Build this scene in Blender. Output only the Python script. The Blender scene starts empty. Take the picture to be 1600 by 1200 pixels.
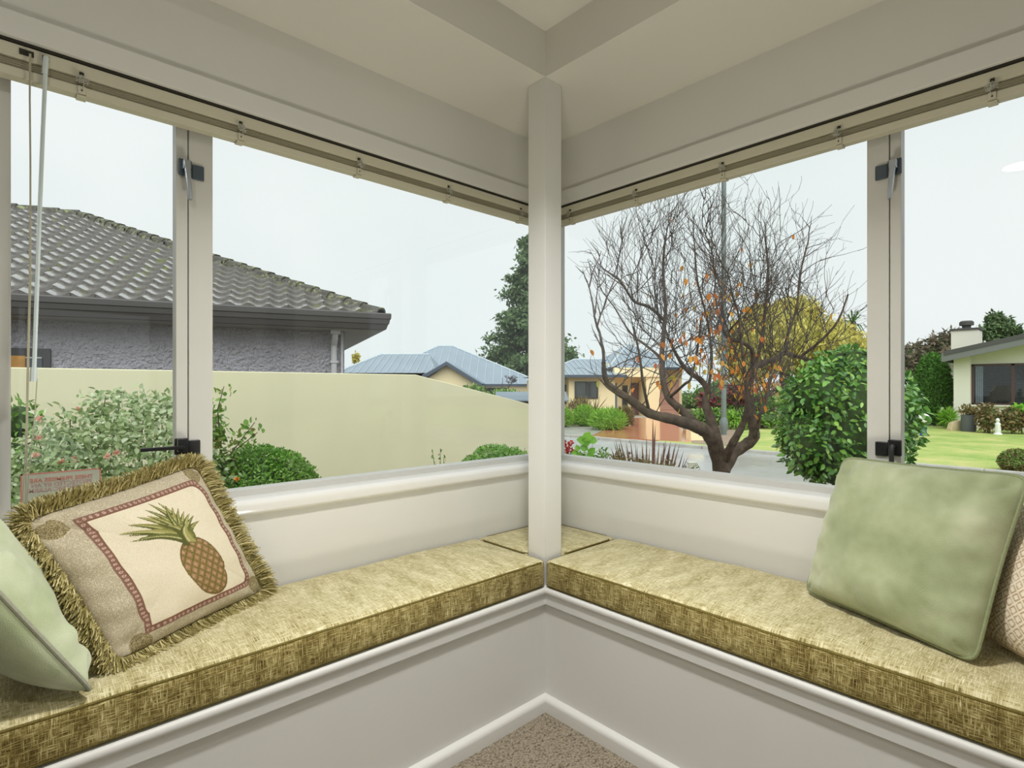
import bpy, bmesh, math, random
import numpy as np
from mathutils import Vector, Matrix
random.seed(7)
RNG = np.random.default_rng(11)
PI = math.pi
SC = bpy.context.scene
COL = SC.collection

# ------------------------------------------------------------------ camera
CAMZ, FPX, HOR = 1.134, 860.0, 605.0
FWD = Vector((0.6825, 0.7309, 0.0)); RGT = Vector((0.7309, -0.6825, 0.0))
cam_data = bpy.data.cameras.new('camera')
cam_data.sensor_width = 36.0
cam_data.lens = 36.0 * FPX / 1600.0
cam_data.shift_y = (HOR - 600.0) / 1600.0
cam_data.clip_start = 0.02; cam_data.clip_end = 600
cam = bpy.data.objects.new('camera', cam_data); COL.objects.link(cam)
cam.location = (0, 0, CAMZ)
cam.rotation_euler = (PI / 2, 0, -math.atan2(FWD.x, FWD.y))
SC.camera = cam

# ------------------------------------------------------------------ light
SC.view_settings.view_transform = 'Standard'
SC.view_settings.look = 'None'
SC.view_settings.exposure = 0.12
SC.view_settings.gamma = 1.0
SC.view_settings.use_curve_mapping = False
SC.cycles.use_denoising = True
SC.cycles.max_bounces = 10
SC.cycles.diffuse_bounces = 6
SC.cycles.transparent_max_bounces = 24
SC.cycles.caustics_reflective = False
SC.cycles.caustics_refractive = False
SC.cycles.sample_clamp_indirect = 6.0

world = bpy.data.worlds.new('overcast_sky'); SC.world = world
world.use_nodes = True
nt = world.node_tree; nt.nodes.clear()
w_out = nt.nodes.new('ShaderNodeOutputWorld'); w_bg = nt.nodes.new('ShaderNodeBackground')
w_tc = nt.nodes.new('ShaderNodeTexCoord'); w_noise = nt.nodes.new('ShaderNodeTexNoise')
w_ramp = nt.nodes.new('ShaderNodeValToRGB')
w_noise.inputs['Scale'].default_value = 1.6; w_noise.inputs['Detail'].default_value = 3.0
w_ramp.color_ramp.elements[0].position = 0.32; w_ramp.color_ramp.elements[0].color = (0.735, 0.815, 0.82, 1)
w_ramp.color_ramp.elements[1].position = 0.68; w_ramp.color_ramp.elements[1].color = (0.85, 0.885, 0.885, 1)
nt.links.new(w_tc.outputs['Generated'], w_noise.inputs['Vector'])
nt.links.new(w_noise.outputs['Fac'], w_ramp.inputs['Fac'])
nt.links.new(w_ramp.outputs['Color'], w_bg.inputs['Color'])
w_bg.inputs['Strength'].default_value = 1.0
nt.links.new(w_bg.outputs['Background'], w_out.inputs['Surface'])

def area_light(name, loc, size, power, color):
    l = bpy.data.lights.new(name, 'AREA'); l.shape = 'DISK'; l.size = size; l.energy = power; l.color = color
    o = bpy.data.objects.new(name, l); COL.objects.link(o); o.location = loc
    return o
WARM = (1.0, 0.985, 0.945)
area_light('downlight_and_fill_light', (-0.33, 0.32, 2.374), 0.13, 6, WARM)
dn = area_light('downlight_and_fill_light', (0.75, 0.70, 2.374), 0.18, 16, WARM); dn.data.spread = math.radians(118)  # added fill lamp in downlight form, no fixture stands here
area_light('ceiling_fill_light', (-1.2, -1.25, 2.34), 0.55, 8, WARM)  # both ceiling discs are added fill, no lamps known there
area_light('ceiling_fill_light', (-2.9, -2.7, 2.34), 0.55, 15, WARM)
up = area_light('added_uplight_fill', (0.70, 0.66, 0.42), 0.36, 9.5, (1.0, 0.945, 0.81))  # added upward fill below the view, no uplighter stands there
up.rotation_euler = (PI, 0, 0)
# weak, very soft sun behind the cloud cover, high behind the viewer
sun_d = bpy.data.lights.new('clouded_sun', 'SUN'); sun_d.energy = 2.5; sun_d.angle = 1.3; sun_d.color = (1.0, 0.985, 0.96)
sun = bpy.data.objects.new('clouded_sun', sun_d); COL.objects.link(sun)
sun.rotation_euler = (FWD * math.cos(math.radians(49)) + Vector((0, 0, -math.sin(math.radians(49))))).to_track_quat('-Z', 'Y').to_euler()

# ------------------------------------------------------------------ helpers
def px(x, y, d):
    """world point on the line of sight of a photo pixel at depth d (metres along the view axis)"""
    p = FWD * d + RGT * ((x - 800.0) / FPX * d)
    return Vector((p.x, p.y, CAMZ + (HOR - y) / FPX * d))
def px_z(x, y, z):
    return px(x, y, (CAMZ - z) * FPX / (y - HOR))
def px_Y(x, y, Y):
    return px(x, y, Y / (FWD.y + RGT.y * (x - 800.0) / FPX))
def px_X(x, y, X):
    return px(x, y, X / (FWD.x + RGT.x * (x - 800.0) / FPX))
def to_px(p):
    d = p[0] * FWD.x + p[1] * FWD.y; r = p[0] * RGT.x + p[1] * RGT.y
    return 800 + FPX * r / d, HOR - FPX * (p[2] - CAMZ) / d, d
def lin(c):
    c = c / 255.0
    return c / 12.92 if c <= 0.04045 else ((c + 0.055) / 1.055) ** 2.4
def S(r, g, b):
    return (lin(r), lin(g), lin(b), 1.0)

ORIGIN = {}
def link(o, parent=None):
    COL.objects.link(o)
    if parent is not None:
        o.parent = parent
        ORIGIN[o.name] = ORIGIN[parent.name]
    return o
def thing(name, label, cat, loc, group=None):
    o = bpy.data.objects.new(name, None); COL.objects.link(o)
    o.empty_display_size = 0.1
    o.location = loc; o['label'] = label; o['category'] = cat
    if group: o['group'] = group
    ORIGIN[o.name] = Vector(loc)
    return o
def structure(name, label=None, loc=(0, 0, 0)):
    o = bpy.data.objects.new(name, None); COL.objects.link(o)
    o.location = loc; o['kind'] = 'structure'
    if label: o['label'] = label; o['category'] = 'setting'
    ORIGIN[o.name] = Vector(loc)
    return o
def tag(o, label=None, cat=None, group=None, kind=None):
    if label: o['label'] = label
    if cat: o['category'] = cat
    if group: o['group'] = group
    if kind: o['kind'] = kind
    return o
def np_mesh(name, V, F, mat, smooth=False):
    """V (n,3), F (m,k) constant k"""
    V = np.asarray(V, dtype=np.float32); F = np.asarray(F, dtype=np.int32)
    me = bpy.data.meshes.new(name)
    me.vertices.add(len(V)); me.vertices.foreach_set('co', V.ravel())
    k = F.shape[1]
    me.loops.add(F.size); me.loops.foreach_set('vertex_index', F.ravel())
    me.polygons.add(len(F)); me.polygons.foreach_set('loop_start', np.arange(0, F.size, k, dtype=np.int32))
    me.polygons.foreach_set('loop_total', np.full(len(F), k, dtype=np.int32)) if False else None
    if smooth: me.polygons.foreach_set('use_smooth', np.ones(len(F), dtype=bool))
    me.update(calc_edges=True); me.validate()
    if mat: me.materials.append(mat)
    return me
def np_obj(name, V, F, mat, parent=None, smooth=False):
    V = np.asarray(V, dtype=np.float64)
    if parent is not None: V = V - np.array(ORIGIN[parent.name])
    o = bpy.data.objects.new(name, np_mesh(name, V, F, mat, smooth))
    link(o, parent)
    if parent is None: ORIGIN[o.name] = Vector((0, 0, 0))
    return o

class MB:
    """collects simple solids; build() links them as ONE mesh object (coordinates are world coordinates)"""
    def __init__(s): s.v = []; s.f = []
    def add(s, vs, fs):
        n = len(s.v); s.v += [tuple(p) for p in vs]; s.f += [tuple(i + n for i in f) for f in fs]; return s
    def box(s, x0, x1, y0, y1, z0, z1, fr=None):
        fr = fr or (lambda a, b, c: (a, b, c))
        x0, x1 = min(x0, x1), max(x0, x1); y0, y1 = min(y0, y1), max(y0, y1); z0, z1 = min(z0, z1), max(z0, z1)
        vs = [fr(x, y, z) for z in (z0, z1) for (x, y) in ((x0, y0), (x1, y0), (x1, y1), (x0, y1))]
        return s.add(vs, [(3, 2, 1, 0), (4, 5, 6, 7), (0, 1, 5, 4), (1, 2, 6, 5), (2, 3, 7, 6), (3, 0, 4, 7)])
    def prism(s, poly, fr, t0, t1):
        """poly [(a,b)], fr(a,b,t) -> world"""
        n = len(poly)
        vs = [fr(a, b, t0) for a, b in poly] + [fr(a, b, t1) for a, b in poly]
        fs = [tuple(reversed(range(n))), tuple(range(n, 2 * n))] + [(i, (i + 1) % n, n + (i + 1) % n, n + i) for i in range(n)]
        return s.add(vs, fs)
    def tube(s, pts, rad, n=8, closed=False):
        pts = [Vector(p) for p in pts]; m = len(pts)
        if not hasattr(rad, '__len__'): rad = [rad] * m
        vs = []; ref = None
        for i, p in enumerate(pts):
            a = pts[(i - 1) % m] if closed or i > 0 else p
            b = pts[(i + 1) % m] if closed or i < m - 1 else p
            t = (b - a); t = t.normalized() if t.length > 1e-9 else Vector((0, 0, 1))
            if ref is None:
                ref = t.cross(Vector((0.13, 0.27, 0.95)) if abs(t.z) < 0.9 else Vector((1, 0.1, 0))).normalized()
            u = (ref - t * ref.dot(t)); u = u.normalized() if u.length > 1e-6 else t.orthogonal().normalized()
            ref = u; w = t.cross(u)
            vs += [p + (u * math.cos(2 * PI * k / n) + w * math.sin(2 * PI * k / n)) * rad[i] for k in range(n)]
        fs = []
        for i in range(m if closed else m - 1):
            j = (i + 1) % m
            fs += [(i * n + k, i * n + (k + 1) % n, j * n + (k + 1) % n, j * n + k) for k in range(n)]
        if not closed:
            fs += [tuple(reversed(range(n))), tuple(range((m - 1) * n, m * n))]
        return s.add(vs, fs)
    def lathe(s, c, prof, n=20, sx=1.0, sy=1.0):
        """prof [(r,z)] bottom to top"""
        vs = [(c[0] + sx * r * math.cos(2 * PI * k / n), c[1] + sy * r * math.sin(2 * PI * k / n), c[2] + z) for r, z in prof for k in range(n)]
        fs = []
        for i in range(len(prof) - 1):
            fs += [(i * n + k, i * n + (k + 1) % n, (i + 1) * n + (k + 1) % n, (i + 1) * n + k) for k in range(n)]
        fs += [tuple(reversed(range(n))), tuple(range((len(prof) - 1) * n, len(prof) * n))]
        return s.add(vs, fs)
    def build(s, name, mat, parent=None, bevel=0.0, seg=2, smooth=True, angle=35):
        me = bpy.data.meshes.new(name)
        off = ORIGIN[parent.name] if parent is not None else Vector((0, 0, 0))
        me.from_pydata([(v[0] - off.x, v[1] - off.y, v[2] - off.z) for v in s.v], [], s.f)
        me.validate()
        bm = bmesh.new(); bm.from_mesh(me)
        bmesh.ops.recalc_face_normals(bm, faces=bm.faces)
        if bevel > 0:
            es = [e for e in bm.edges if len(e.link_faces) == 2 and e.calc_face_angle(0) > 0.6]
            bmesh.ops.bevel(bm, geom=es, offset=bevel, segments=seg, affect='EDGES', profile=0.5, clamp_overlap=True)
        if smooth:
            for f in bm.faces: f.smooth = True
        bm.to_mesh(me); bm.free()
        if smooth: me.set_sharp_from_angle(angle=math.radians(min(angle, 20) if bevel > 0 else angle))
        me.materials.append(mat)
        o = bpy.data.objects.new(name, me); link(o, parent)
        if parent is None: ORIGIN[o.name] = Vector((0, 0, 0))
        return o

# ------------------------------------------------------------------ materials
class N:
    def __init__(s, name):
        s.m = bpy.data.materials.new(name); s.m.use_nodes = True
        s.t = s.m.node_tree; s.b = s.t.nodes['Principled BSDF']; s.out = s.t.nodes['Material Output']
        s.co = s.t.nodes.new('ShaderNodeTexCoord')
    def n(s, kind, **kw):
        x = s.t.nodes.new(kind)
        for k, v in kw.items(): setattr(x, k, v)
        return x
    def l(s, a, b): s.t.links.new(a, b)
    def mapping(s, scale, src=None, rot=(0, 0, 0)):
        m = s.n('ShaderNodeMapping'); m.inputs['Scale'].default_value = scale; m.inputs['Rotation'].default_value = rot
        s.l(src or s.co.outputs['Object'], m.inputs['Vector']); return m.outputs['Vector']
    def noise(s, vec=None, scale=5.0, detail=3.0, rough=0.5):
        x = s.n('ShaderNodeTexNoise'); x.inputs['Scale'].default_value = scale
        x.inputs['Detail'].default_value = detail; x.inputs['Roughness'].default_value = rough
        s.l(vec or s.co.outputs['Object'], x.inputs['Vector']); return x.outputs['Fac']
    def ramp(s, fac, stops):
        r = s.n('ShaderNodeValToRGB'); e = r.color_ramp.elements
        while len(e) < len(stops): e.new(0.5)
        for i, (p, c) in enumerate(stops): e[i].position = p; e[i].color = c
        s.l(fac, r.inputs['Fac']); return r.outputs['Color']
    def math(s, op, a, b=None):
        x = s.n('ShaderNodeMath', operation=op)
        for i, v in enumerate((a, b)):
            if v is None: continue
            if isinstance(v, (int, float)): x.inputs[i].default_value = v
            else: s.l(v, x.inputs[i])
        return x.outputs[0]
    def mix(s, fac, a, b, mode='MIX'):
        x = s.n('ShaderNodeMix', data_type='RGBA', blend_type=mode)
        for sock, v in ((x.inputs[0], fac), (x.inputs[6], a), (x.inputs[7], b)):
            if isinstance(v, (int, float)): sock.default_value = v
            elif isinstance(v, tuple): sock.default_value = v
            else: s.l(v, sock)
        return x.outputs[2]
    def bump(s, h, strength=0.3, dist=0.01):
        b = s.n('ShaderNodeBump'); b.inputs['Strength'].default_value = strength; b.inputs['Distance'].default_value = dist
        s.l(h, b.inputs['Height']); s.l(b.outputs['Normal'], s.b.inputs['Normal'])
    def color(s, c):
        if isinstance(c, tuple): s.b.inputs['Base Color'].default_value = c
        else: s.l(c, s.b.inputs['Base Color'])
def scl(c, k): return (min(1, c[0] * k), min(1, c[1] * k), min(1, c[2] * k), 1.0)
def simple(name, c, rough=0.5, var=0.06, scale=8.0, bump=0.0, bscale=200.0, metal=0.0, spec=0.5, bdist=0.002):
    a = N(name)
    a.color(a.ramp(a.noise(scale=scale), [(0.3, scl(c, 1 - var)), (0.7, scl(c, 1 + var))]))
    a.b.inputs['Roughness'].default_value = rough; a.b.inputs['Metallic'].default_value = metal
    a.b.inputs['Specular IOR Level'].default_value = spec
    if bump: a.bump(a.noise(scale=bscale, detail=4), bump, bdist)
    return a.m
def leafmat(name, cols, rough=0.45, spec=0.4, trans=0.25):
    """colour differs from leaf to leaf (mesh island or object)"""
    a = N(name)
    g = a.n('ShaderNodeNewGeometry'); oi = a.n('ShaderNodeObjectInfo')
    f = a.math('FRACT', a.math('ADD', g.outputs['Random Per Island'], oi.outputs['Random']))
    k = len(cols)
    c = a.ramp(f, [(i / max(1, k - 1), col) for i, col in enumerate(cols)])
    a.color(c); a.b.inputs['Roughness'].default_value = rough; a.b.inputs['Specular IOR Level'].default_value = spec
    tr = a.n('ShaderNodeBsdfTranslucent'); a.l(c, tr.inputs['Color'])
    mx = a.n('ShaderNodeMixShader'); mx.inputs[0].default_value = trans
    a.l(a.b.outputs[0], mx.inputs[1]); a.l(tr.outputs[0], mx.inputs[2]); a.l(mx.outputs[0], a.out.inputs['Surface'])
    return a.m
def glassmat(name, tint=(0.97, 0.985, 0.98, 1), ior=1.5):
    a = N(name); a.t.nodes.remove(a.b)
    g = a.n('ShaderNodeNewGeometry'); fr = a.n('ShaderNodeFresnel')
    io = a.math('ADD', ior, a.math('MULTIPLY', g.outputs['Backfacing'], 1.0 / ior - ior))
    a.l(io, fr.inputs['IOR'])
    tr = a.n('ShaderNodeBsdfTransparent'); tr.inputs['Color'].default_value = tint
    gl = a.n('ShaderNodeBsdfGlossy'); gl.inputs['Roughness'].default_value = 0.0
    mx = a.n('ShaderNodeMixShader'); a.l(fr.outputs[0], mx.inputs[0])
    a.l(tr.outputs[0], mx.inputs[1]); a.l(gl.outputs[0], mx.inputs[2]); a.l(mx.outputs[0], a.out.inputs['Surface'])
    return a.m

M = {}
M['paint'] = simple('warm_white_paint', (0.71, 0.705, 0.675, 1), 0.75, 0.015, 3, 0.06, 350)
M['ceil'] = simple('ceiling_paint', (0.71, 0.70, 0.65, 1), 0.7, 0.015, 3, 0.06, 250)
M['gloss'] = simple('satin_trim_paint', (0.73, 0.725, 0.70, 1), 0.5, 0.01, 3)
M['alu'] = simple('powder_coated_frame', S(206, 205, 200), 0.42, 0.02, 6, 0.03, 600)
M['sill'] = simple('glossy_sill_paint', (0.78, 0.775, 0.755, 1), 0.10, 0.01, 3, spec=0.8)
M['gap'] = simple('dark_gap', S(45, 42, 32), 0.8)
M['glass'] = glassmat('window_glass', (0.985, 0.995, 0.99, 1), 1.34)
M['farglass'] = simple('dark_window_glass', S(60, 66, 70), 0.06, 0.15, 1.2, spec=0.8)
M['black'] = simple('black_metal', S(30, 30, 32), 0.35, 0.1)
M['steel'] = simple('polished_lever', S(176, 182, 188), 0.32, 0.03, metal=1.0)
M['slate'] = simple('dark_latch_plate', S(70, 82, 92), 0.4, 0.08)
M['blind'] = simple('blind_cream_metal', S(204, 200, 180), 0.4, 0.02, 5)
M['slats'] = simple('blind_slat_edges', S(176, 170, 145), 0.5, 0.05, 5)
M['cordm'] = simple('blind_cord', S(178, 174, 152), 0.7, 0.1)
M['string'] = simple('ladder_string', S(190, 190, 180), 0.7, 0.2, 400)
M['clear'] = simple('clear_wand_plastic', S(214, 226, 228), 0.12, 0.03)

# room carpet: loops in rows
a = N('loop_carpet')
v = a.mapping((130, 190, 130)); vo = a.n('ShaderNodeTexVoronoi'); a.l(v, vo.inputs['Vector']); vo.inputs['Scale'].default_value = 1.0
a.color(a.ramp(vo.outputs['Distance'], [(0.0, S(186, 175, 156)), (0.55, S(150, 139, 122)), (1.0, S(92, 84, 72))]))
a.bump(a.math('SUBTRACT', 1.0, vo.outputs['Distance']), 0.8, 0.006); a.b.inputs['Roughness'].default_value = 0.95
a.b.inputs['Specular IOR Level'].default_value = 0.1
M['carpet'] = a.m

def tweed(name, axis, stops):
    a = N(name)
    sp = a.n('ShaderNodeSeparateXYZ'); a.l(a.co.outputs['Object'], sp.inputs[0])
    X, Y, Z = sp.outputs
    u, w = (X, Y) if axis == 'x' else (Y, X)
    v = a.math('SUBTRACT', w, Z)
    def stretch(su, sv):
        c = a.n('ShaderNodeCombineXYZ'); a.l(a.math('MULTIPLY', u, su), c.inputs[0]); a.l(a.math('MULTIPLY', v, sv), c.inputs[1]); return c.outputs[0]
    warp = a.noise(stretch(420, 34), 1.0, 2.0, 0.6)        # threads across the seat
    weft = a.noise(stretch(34, 420), 1.0, 2.0, 0.6)        # threads along the seat
    fine = a.noise(stretch(900, 900), 1.0, 1.0, 0.5)
    worn = a.noise(stretch(22, 7), 1.0, 3.0, 0.6)
    t = a.math('MAXIMUM', warp, weft)
    t = a.math('ADD', a.math('MULTIPLY', t, 0.8), a.math('MULTIPLY', fine, 0.24))
    t = a.math('ADD', t, a.math('MULTIPLY', worn, 0.30))
    a.color(a.ramp(t, stops))
    a.bump(t, 0.25, 0.002); a.b.inputs['Roughness'].default_value = 0.8; a.b.inputs['Specular IOR Level'].default_value = 0.2
    a.b.inputs['Sheen Weight'].default_value = 0.25; a.b.inputs['Sheen Roughness'].default_value = 0.4
    return a.m
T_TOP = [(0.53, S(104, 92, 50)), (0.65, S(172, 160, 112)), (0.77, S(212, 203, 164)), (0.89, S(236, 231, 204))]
T_BOX_SHADE = [(0.56, S(66, 54, 20)), (0.67, S(120, 104, 54)), (0.77, S(178, 164, 108)), (0.88, S(226, 216, 172))]  # same tweed darkened for the boxing, shade of the side faces put into colour
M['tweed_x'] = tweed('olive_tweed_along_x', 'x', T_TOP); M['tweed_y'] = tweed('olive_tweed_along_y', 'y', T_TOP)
M['box_x'] = tweed('olive_tweed_boxing_shaded_along_x', 'x', T_BOX_SHADE); M['box_y'] = tweed('olive_tweed_boxing_shaded_along_y', 'y', T_BOX_SHADE)
M['pipe'] = simple('olive_piping', S(112, 100, 52), 0.85, 0.3, 300, spec=0.2)

def velvet(name, c0, c1, c2):
    a = N(name)
    big = a.noise(scale=7.0, detail=3.0, rough=0.6); fine = a.noise(scale=600.0, detail=1.0)
    f = a.math('ADD', a.math('MULTIPLY', big, 0.85), a.math('MULTIPLY', fine, 0.15))
    a.color(a.ramp(f, [(0.32, c0), (0.5, c1), (0.68, c2)]))
    a.bump(fine, 0.5, 0.002); a.b.inputs['Roughness'].default_value = 0.85; a.b.inputs['Specular IOR Level'].default_value = 0.15
    a.b.inputs['Sheen Weight'].default_value = 0.35
    return a.m
M['velvet'] = velvet('sage_velvet', S(136, 146, 108), S(158, 166, 130), S(182, 187, 156))
M['velvet_pale'] = velvet('pale_sage_velvet', S(156, 168, 128), S(178, 188, 154), S(200, 207, 180))
M['vpipe'] = simple('sage_piping', S(132, 140, 104), 0.8, 0.1, 200)
M['vpipe_grey'] = simple('grey_sage_piping', S(150, 152, 134), 0.8, 0.1, 200)
M['beigepipe'] = simple('beige_piping', S(190, 172, 146), 0.8, 0.1, 200)
a = N('printed_cloth')
at = a.n('ShaderNodeAttribute'); at.attribute_name = 'print'
fine = a.noise(scale=700.0, detail=1.0)
a.color(a.mix(0.35, at.outputs['Color'], a.ramp(fine, [(0.3, (0.25, 0.25, 0.25, 1)), (0.7, (0.8, 0.8, 0.8, 1))]), 'OVERLAY'))
a.bump(fine, 0.3, 0.001); a.b.inputs['Roughness'].default_value = 0.9; a.b.inputs['Specular IOR Level'].default_value = 0.1
M['print'] = a.m
a = N('fringe_yarn')
g = a.n('ShaderNodeNewGeometry')
a.color(a.ramp(g.outputs['Random Per Island'], [(0.0, S(130, 120, 68)), (0.5, S(176, 164, 108)), (1.0, S(216, 205, 156))]))
a.b.inputs['Roughness'].default_value = 0.7; a.b.inputs['Specular IOR Level'].default_value = 0.2
M['fringe'] = a.m

# ------------------------------------------------------------------ room shell
X0, Y0 = 1.417, 1.345          # inner corner of the room (edge of the bay)
X1, Y1 = 1.842, 1.730          # inside faces of the bay's window walls
XE, YE = -0.25, -0.32          # ends of the two window bays
ZC, ZS = 2.395, 2.234          # room ceiling, bay soffit
RX, RY = -4.2, -4.2            # back of the room
TH = 0.14
ZSILL, ZHEAD = 0.800, 1.950
def st(name, mb, mat, label, cat, **kw):
    o = mb.build(name, mat, **kw); o['kind'] = 'structure'; o['label'] = label; o['category'] = cat; return o

floor = st('floor', MB().box(RX, X0 + 0.02, RY, Y0 + 0.02, -0.1, 0), M['carpet'], 'beige looped carpet on the floor below the window bench', 'floor')
ce = MB()
ce.box(RX, X0, RY, Y0, ZC, ZC + 0.1)
st('ceiling', ce, M['ceil'], 'off-white flat ceiling of the room', 'ceiling')
so = MB()
so.prism([(XE - 0.15, Y0), (X0, Y0), (X0, YE - 0.15), (X1 + TH, YE - 0.15), (X1 + TH, Y1 + TH), (XE - 0.15, Y1 + TH)], lambda p, q, t: (p, q, t), ZS, ZC + 0.1)
st('trim_1', so, M['ceil'], 'dropped L-shaped soffit of the window bay with its bulkhead faces', 'soffit')
# window walls of the bay: low wall under the sill and lintel above the head
wl = MB()
wl.box(XE - 0.15, X1, Y1, Y1 + TH, -0.1, ZSILL - 0.046); wl.box(XE - 0.15, X1, Y1, Y1 + TH, ZHEAD, ZS)
wl.box(XE - 0.15, -0.06, Y1, Y1 + TH, ZSILL - 0.046, ZHEAD)
st('wall_left', wl, M['paint'], 'painted bay wall below and above the window that looks onto the yellow garden wall', 'wall')
wr = MB()
wr.box(X1, X1 + TH, YE - 0.15, Y1 + TH, -0.1, ZSILL - 0.046); wr.box(X1, X1 + TH, YE - 0.15, Y1 + TH, ZHEAD, ZS)
wr.box(X1, X1 + TH, YE - 0.15, 0.0, ZSILL - 0.046, ZHEAD)
st('wall_right', wr, M['paint'], 'painted bay wall below and above the window that looks onto the bare tree', 'wall')
wb = MB()   # rest of the room behind the camera, with a glazed door to a terrace
wb.box(XE - 0.15, XE, Y0, Y1, 0, ZS); wb.box(X0, X1, YE - 0.15, YE, 0, ZS)
wb.box(RX, XE, Y0, Y0 + TH, 0, ZC); wb.box(X0, X0 + TH, RY, YE, 0, ZC)
wb.box(RX - TH, RX, RY, Y0 + TH, 0, ZC + 0.1)
wb.box(RX, 0.1, RY - TH, RY, 0, ZC + 0.1); wb.box(1.40, X0 + TH, RY - TH, RY, 0, ZC + 0.1); wb.box(0.1, 1.40, RY - TH, RY, 2.05, ZC + 0.1)
st('wall_back', wb, M['paint'], 'painted walls of the room behind the viewer', 'wall')
dr = structure('door_1', 'glazed terrace door behind the viewer', (0.75, RY, 0)); dr['category'] = 'door'
MB().box(0.1, 0.16, RY - 0.06, RY, 0, 2.05).box(1.34, 1.40, RY - 0.06, RY, 0, 2.05).box(0.16, 1.34, RY - 0.06, RY, 1.99, 2.05).build('frame', M['alu'], dr)
MB().box(0.16, 1.34, RY - 0.04, RY - 0.034, 0, 1.99).build('pane', M['glass'], dr)

# post at the corner of the bay
PS = 0.086
st('trim_2', MB().box(X0, X0 + PS, Y0, Y0 + PS, 0.405, ZS), M['gloss'], 'square white post standing at the corner of the bench', 'post', bevel=0.0025)
# sill boards with a rounded nose
def nose(fr, t0, t1, z0, z1, b_out, b_in, r, name, mat, parent):
    pts = [(b_in, z1), (b_in, z0)]
    for k in range(7):
        ang = -PI / 2 + PI * k / 6 * 0.5
        pts.append((b_out + r - r * math.cos(ang + 0) * 1.0 if False else b_out + r - r * math.sin(PI / 2 * k / 6), z0 + 0.012 - 0.012 * math.cos(PI / 2 * k / 6)))
    for k in range(7):
        pts.append((b_out + r - r * math.cos(PI / 2 * k / 6), z1 - r + r * math.sin(PI / 2 * k / 6)))
    return MB().prism(pts, fr, t0, t1).build(name, mat, parent, angle=50)
FL = lambda b, z, t: (t, Y1 + b, z)       # b measured outwards from the wall face
FR = lambda b, z, t: (X1 + b, t, z)
sl = nose(FL, XE, X1, ZSILL - 0.046, ZSILL, -0.020, 0.062, 0.016, 'trim_3', M['sill'], None)
sr = nose(FR, YE, Y1 - 0.02, ZSILL - 0.046, ZSILL, -0.020, 0.062, 0.016, 'trim_4', M['sill'], None)
for o, w in ((sl, 'garden wall'), (sr, 'bare tree')):
    o['kind'] = 'structure'; o['label'] = 'white round-nosed sill board under the window facing the ' + w; o['category'] = 'sill'
hl = MB().box(XE, X1, Y1 - 0.014, Y1 + 0.02, ZHEAD - 0.004, 2.006); hr = MB().box(X1 - 0.014, X1 + 0.02, YE, Y1 - 0.014, ZHEAD - 0.004, 2.006)
st('trim_5', hl, M['gloss'], 'flat white head trim above the blind facing the garden wall', 'trim', bevel=0.003)
st('trim_6', hr, M['gloss'], 'flat white head trim above the blind facing the bare tree', 'trim', bevel=0.003)

# ------------------------------------------------------------------ windows (aluminium frames; box fr(t, b, z))
def latch(parent, fr, t, z, kind, side):
    """kind 'lever' hangs down; 'stay' points along the wall.  side = +1 / -1 towards the sash"""
    h = MB(); h.box(t - 0.004 * side, t + 0.030 * side, -0.010, 0.0, z - 0.022, z + 0.024, fr)
    h.box(t - 0.036 * side, t - 0.004 * side, -0.008, 0.0, z - 0.026, z + 0.016, fr)
    plate = h.build('latch', M['slate'] if kind == 'lever' else M['black'], parent, bevel=0.003)
    l = MB()
    if kind == 'lever':
        l.box(t + 0.004 * side, t + 0.022 * side, -0.034, -0.008, z - 0.008, z + 0.016, fr)
        q = [(t + 0.006 * side, -0.034, z + 0.014), (t + 0.022 * side, -0.034, z + 0.014), (t + 0.010 * side, -0.036, z - 0.095), (t + 0.0 * side, -0.036, z - 0.095)]
        top = [fr(*p) for p in q]; bot = [fr(p[0], p[1] + 0.012, p[2]) for p in q]
        l.add(top + bot, [(0, 1, 2, 3), (7, 6, 5, 4), (0, 4, 5, 1), (1, 5, 6, 2), (2, 6, 7, 3), (3, 7, 4, 0)])
        l.build('lever', M['steel'], plate, bevel=0.002)
    elif kind == 'stay':
        l.box(t + 0.0 * side, t + 0.026 * side, -0.03, -0.008, z - 0.014, z + 0.024, fr)
        l.box(t + 0.01 * side, t + 0.115 * side, -0.036, -0.024, z - 0.005, z + 0.005, fr)
        l.build('lever', M['black'], plate, bevel=0.002)
    else:
        l.tube([fr(t + 0.012 * side, -0.010, z + 0.006), fr(t + 0.012 * side, -0.034, z + 0.006), fr(t + 0.012 * side, -0.040, z - 0.006), fr(t + 0.013 * side, -0.038, z - 0.10)], 0.0065, 8)
        l.build('lever', M['black'], plate)
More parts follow.
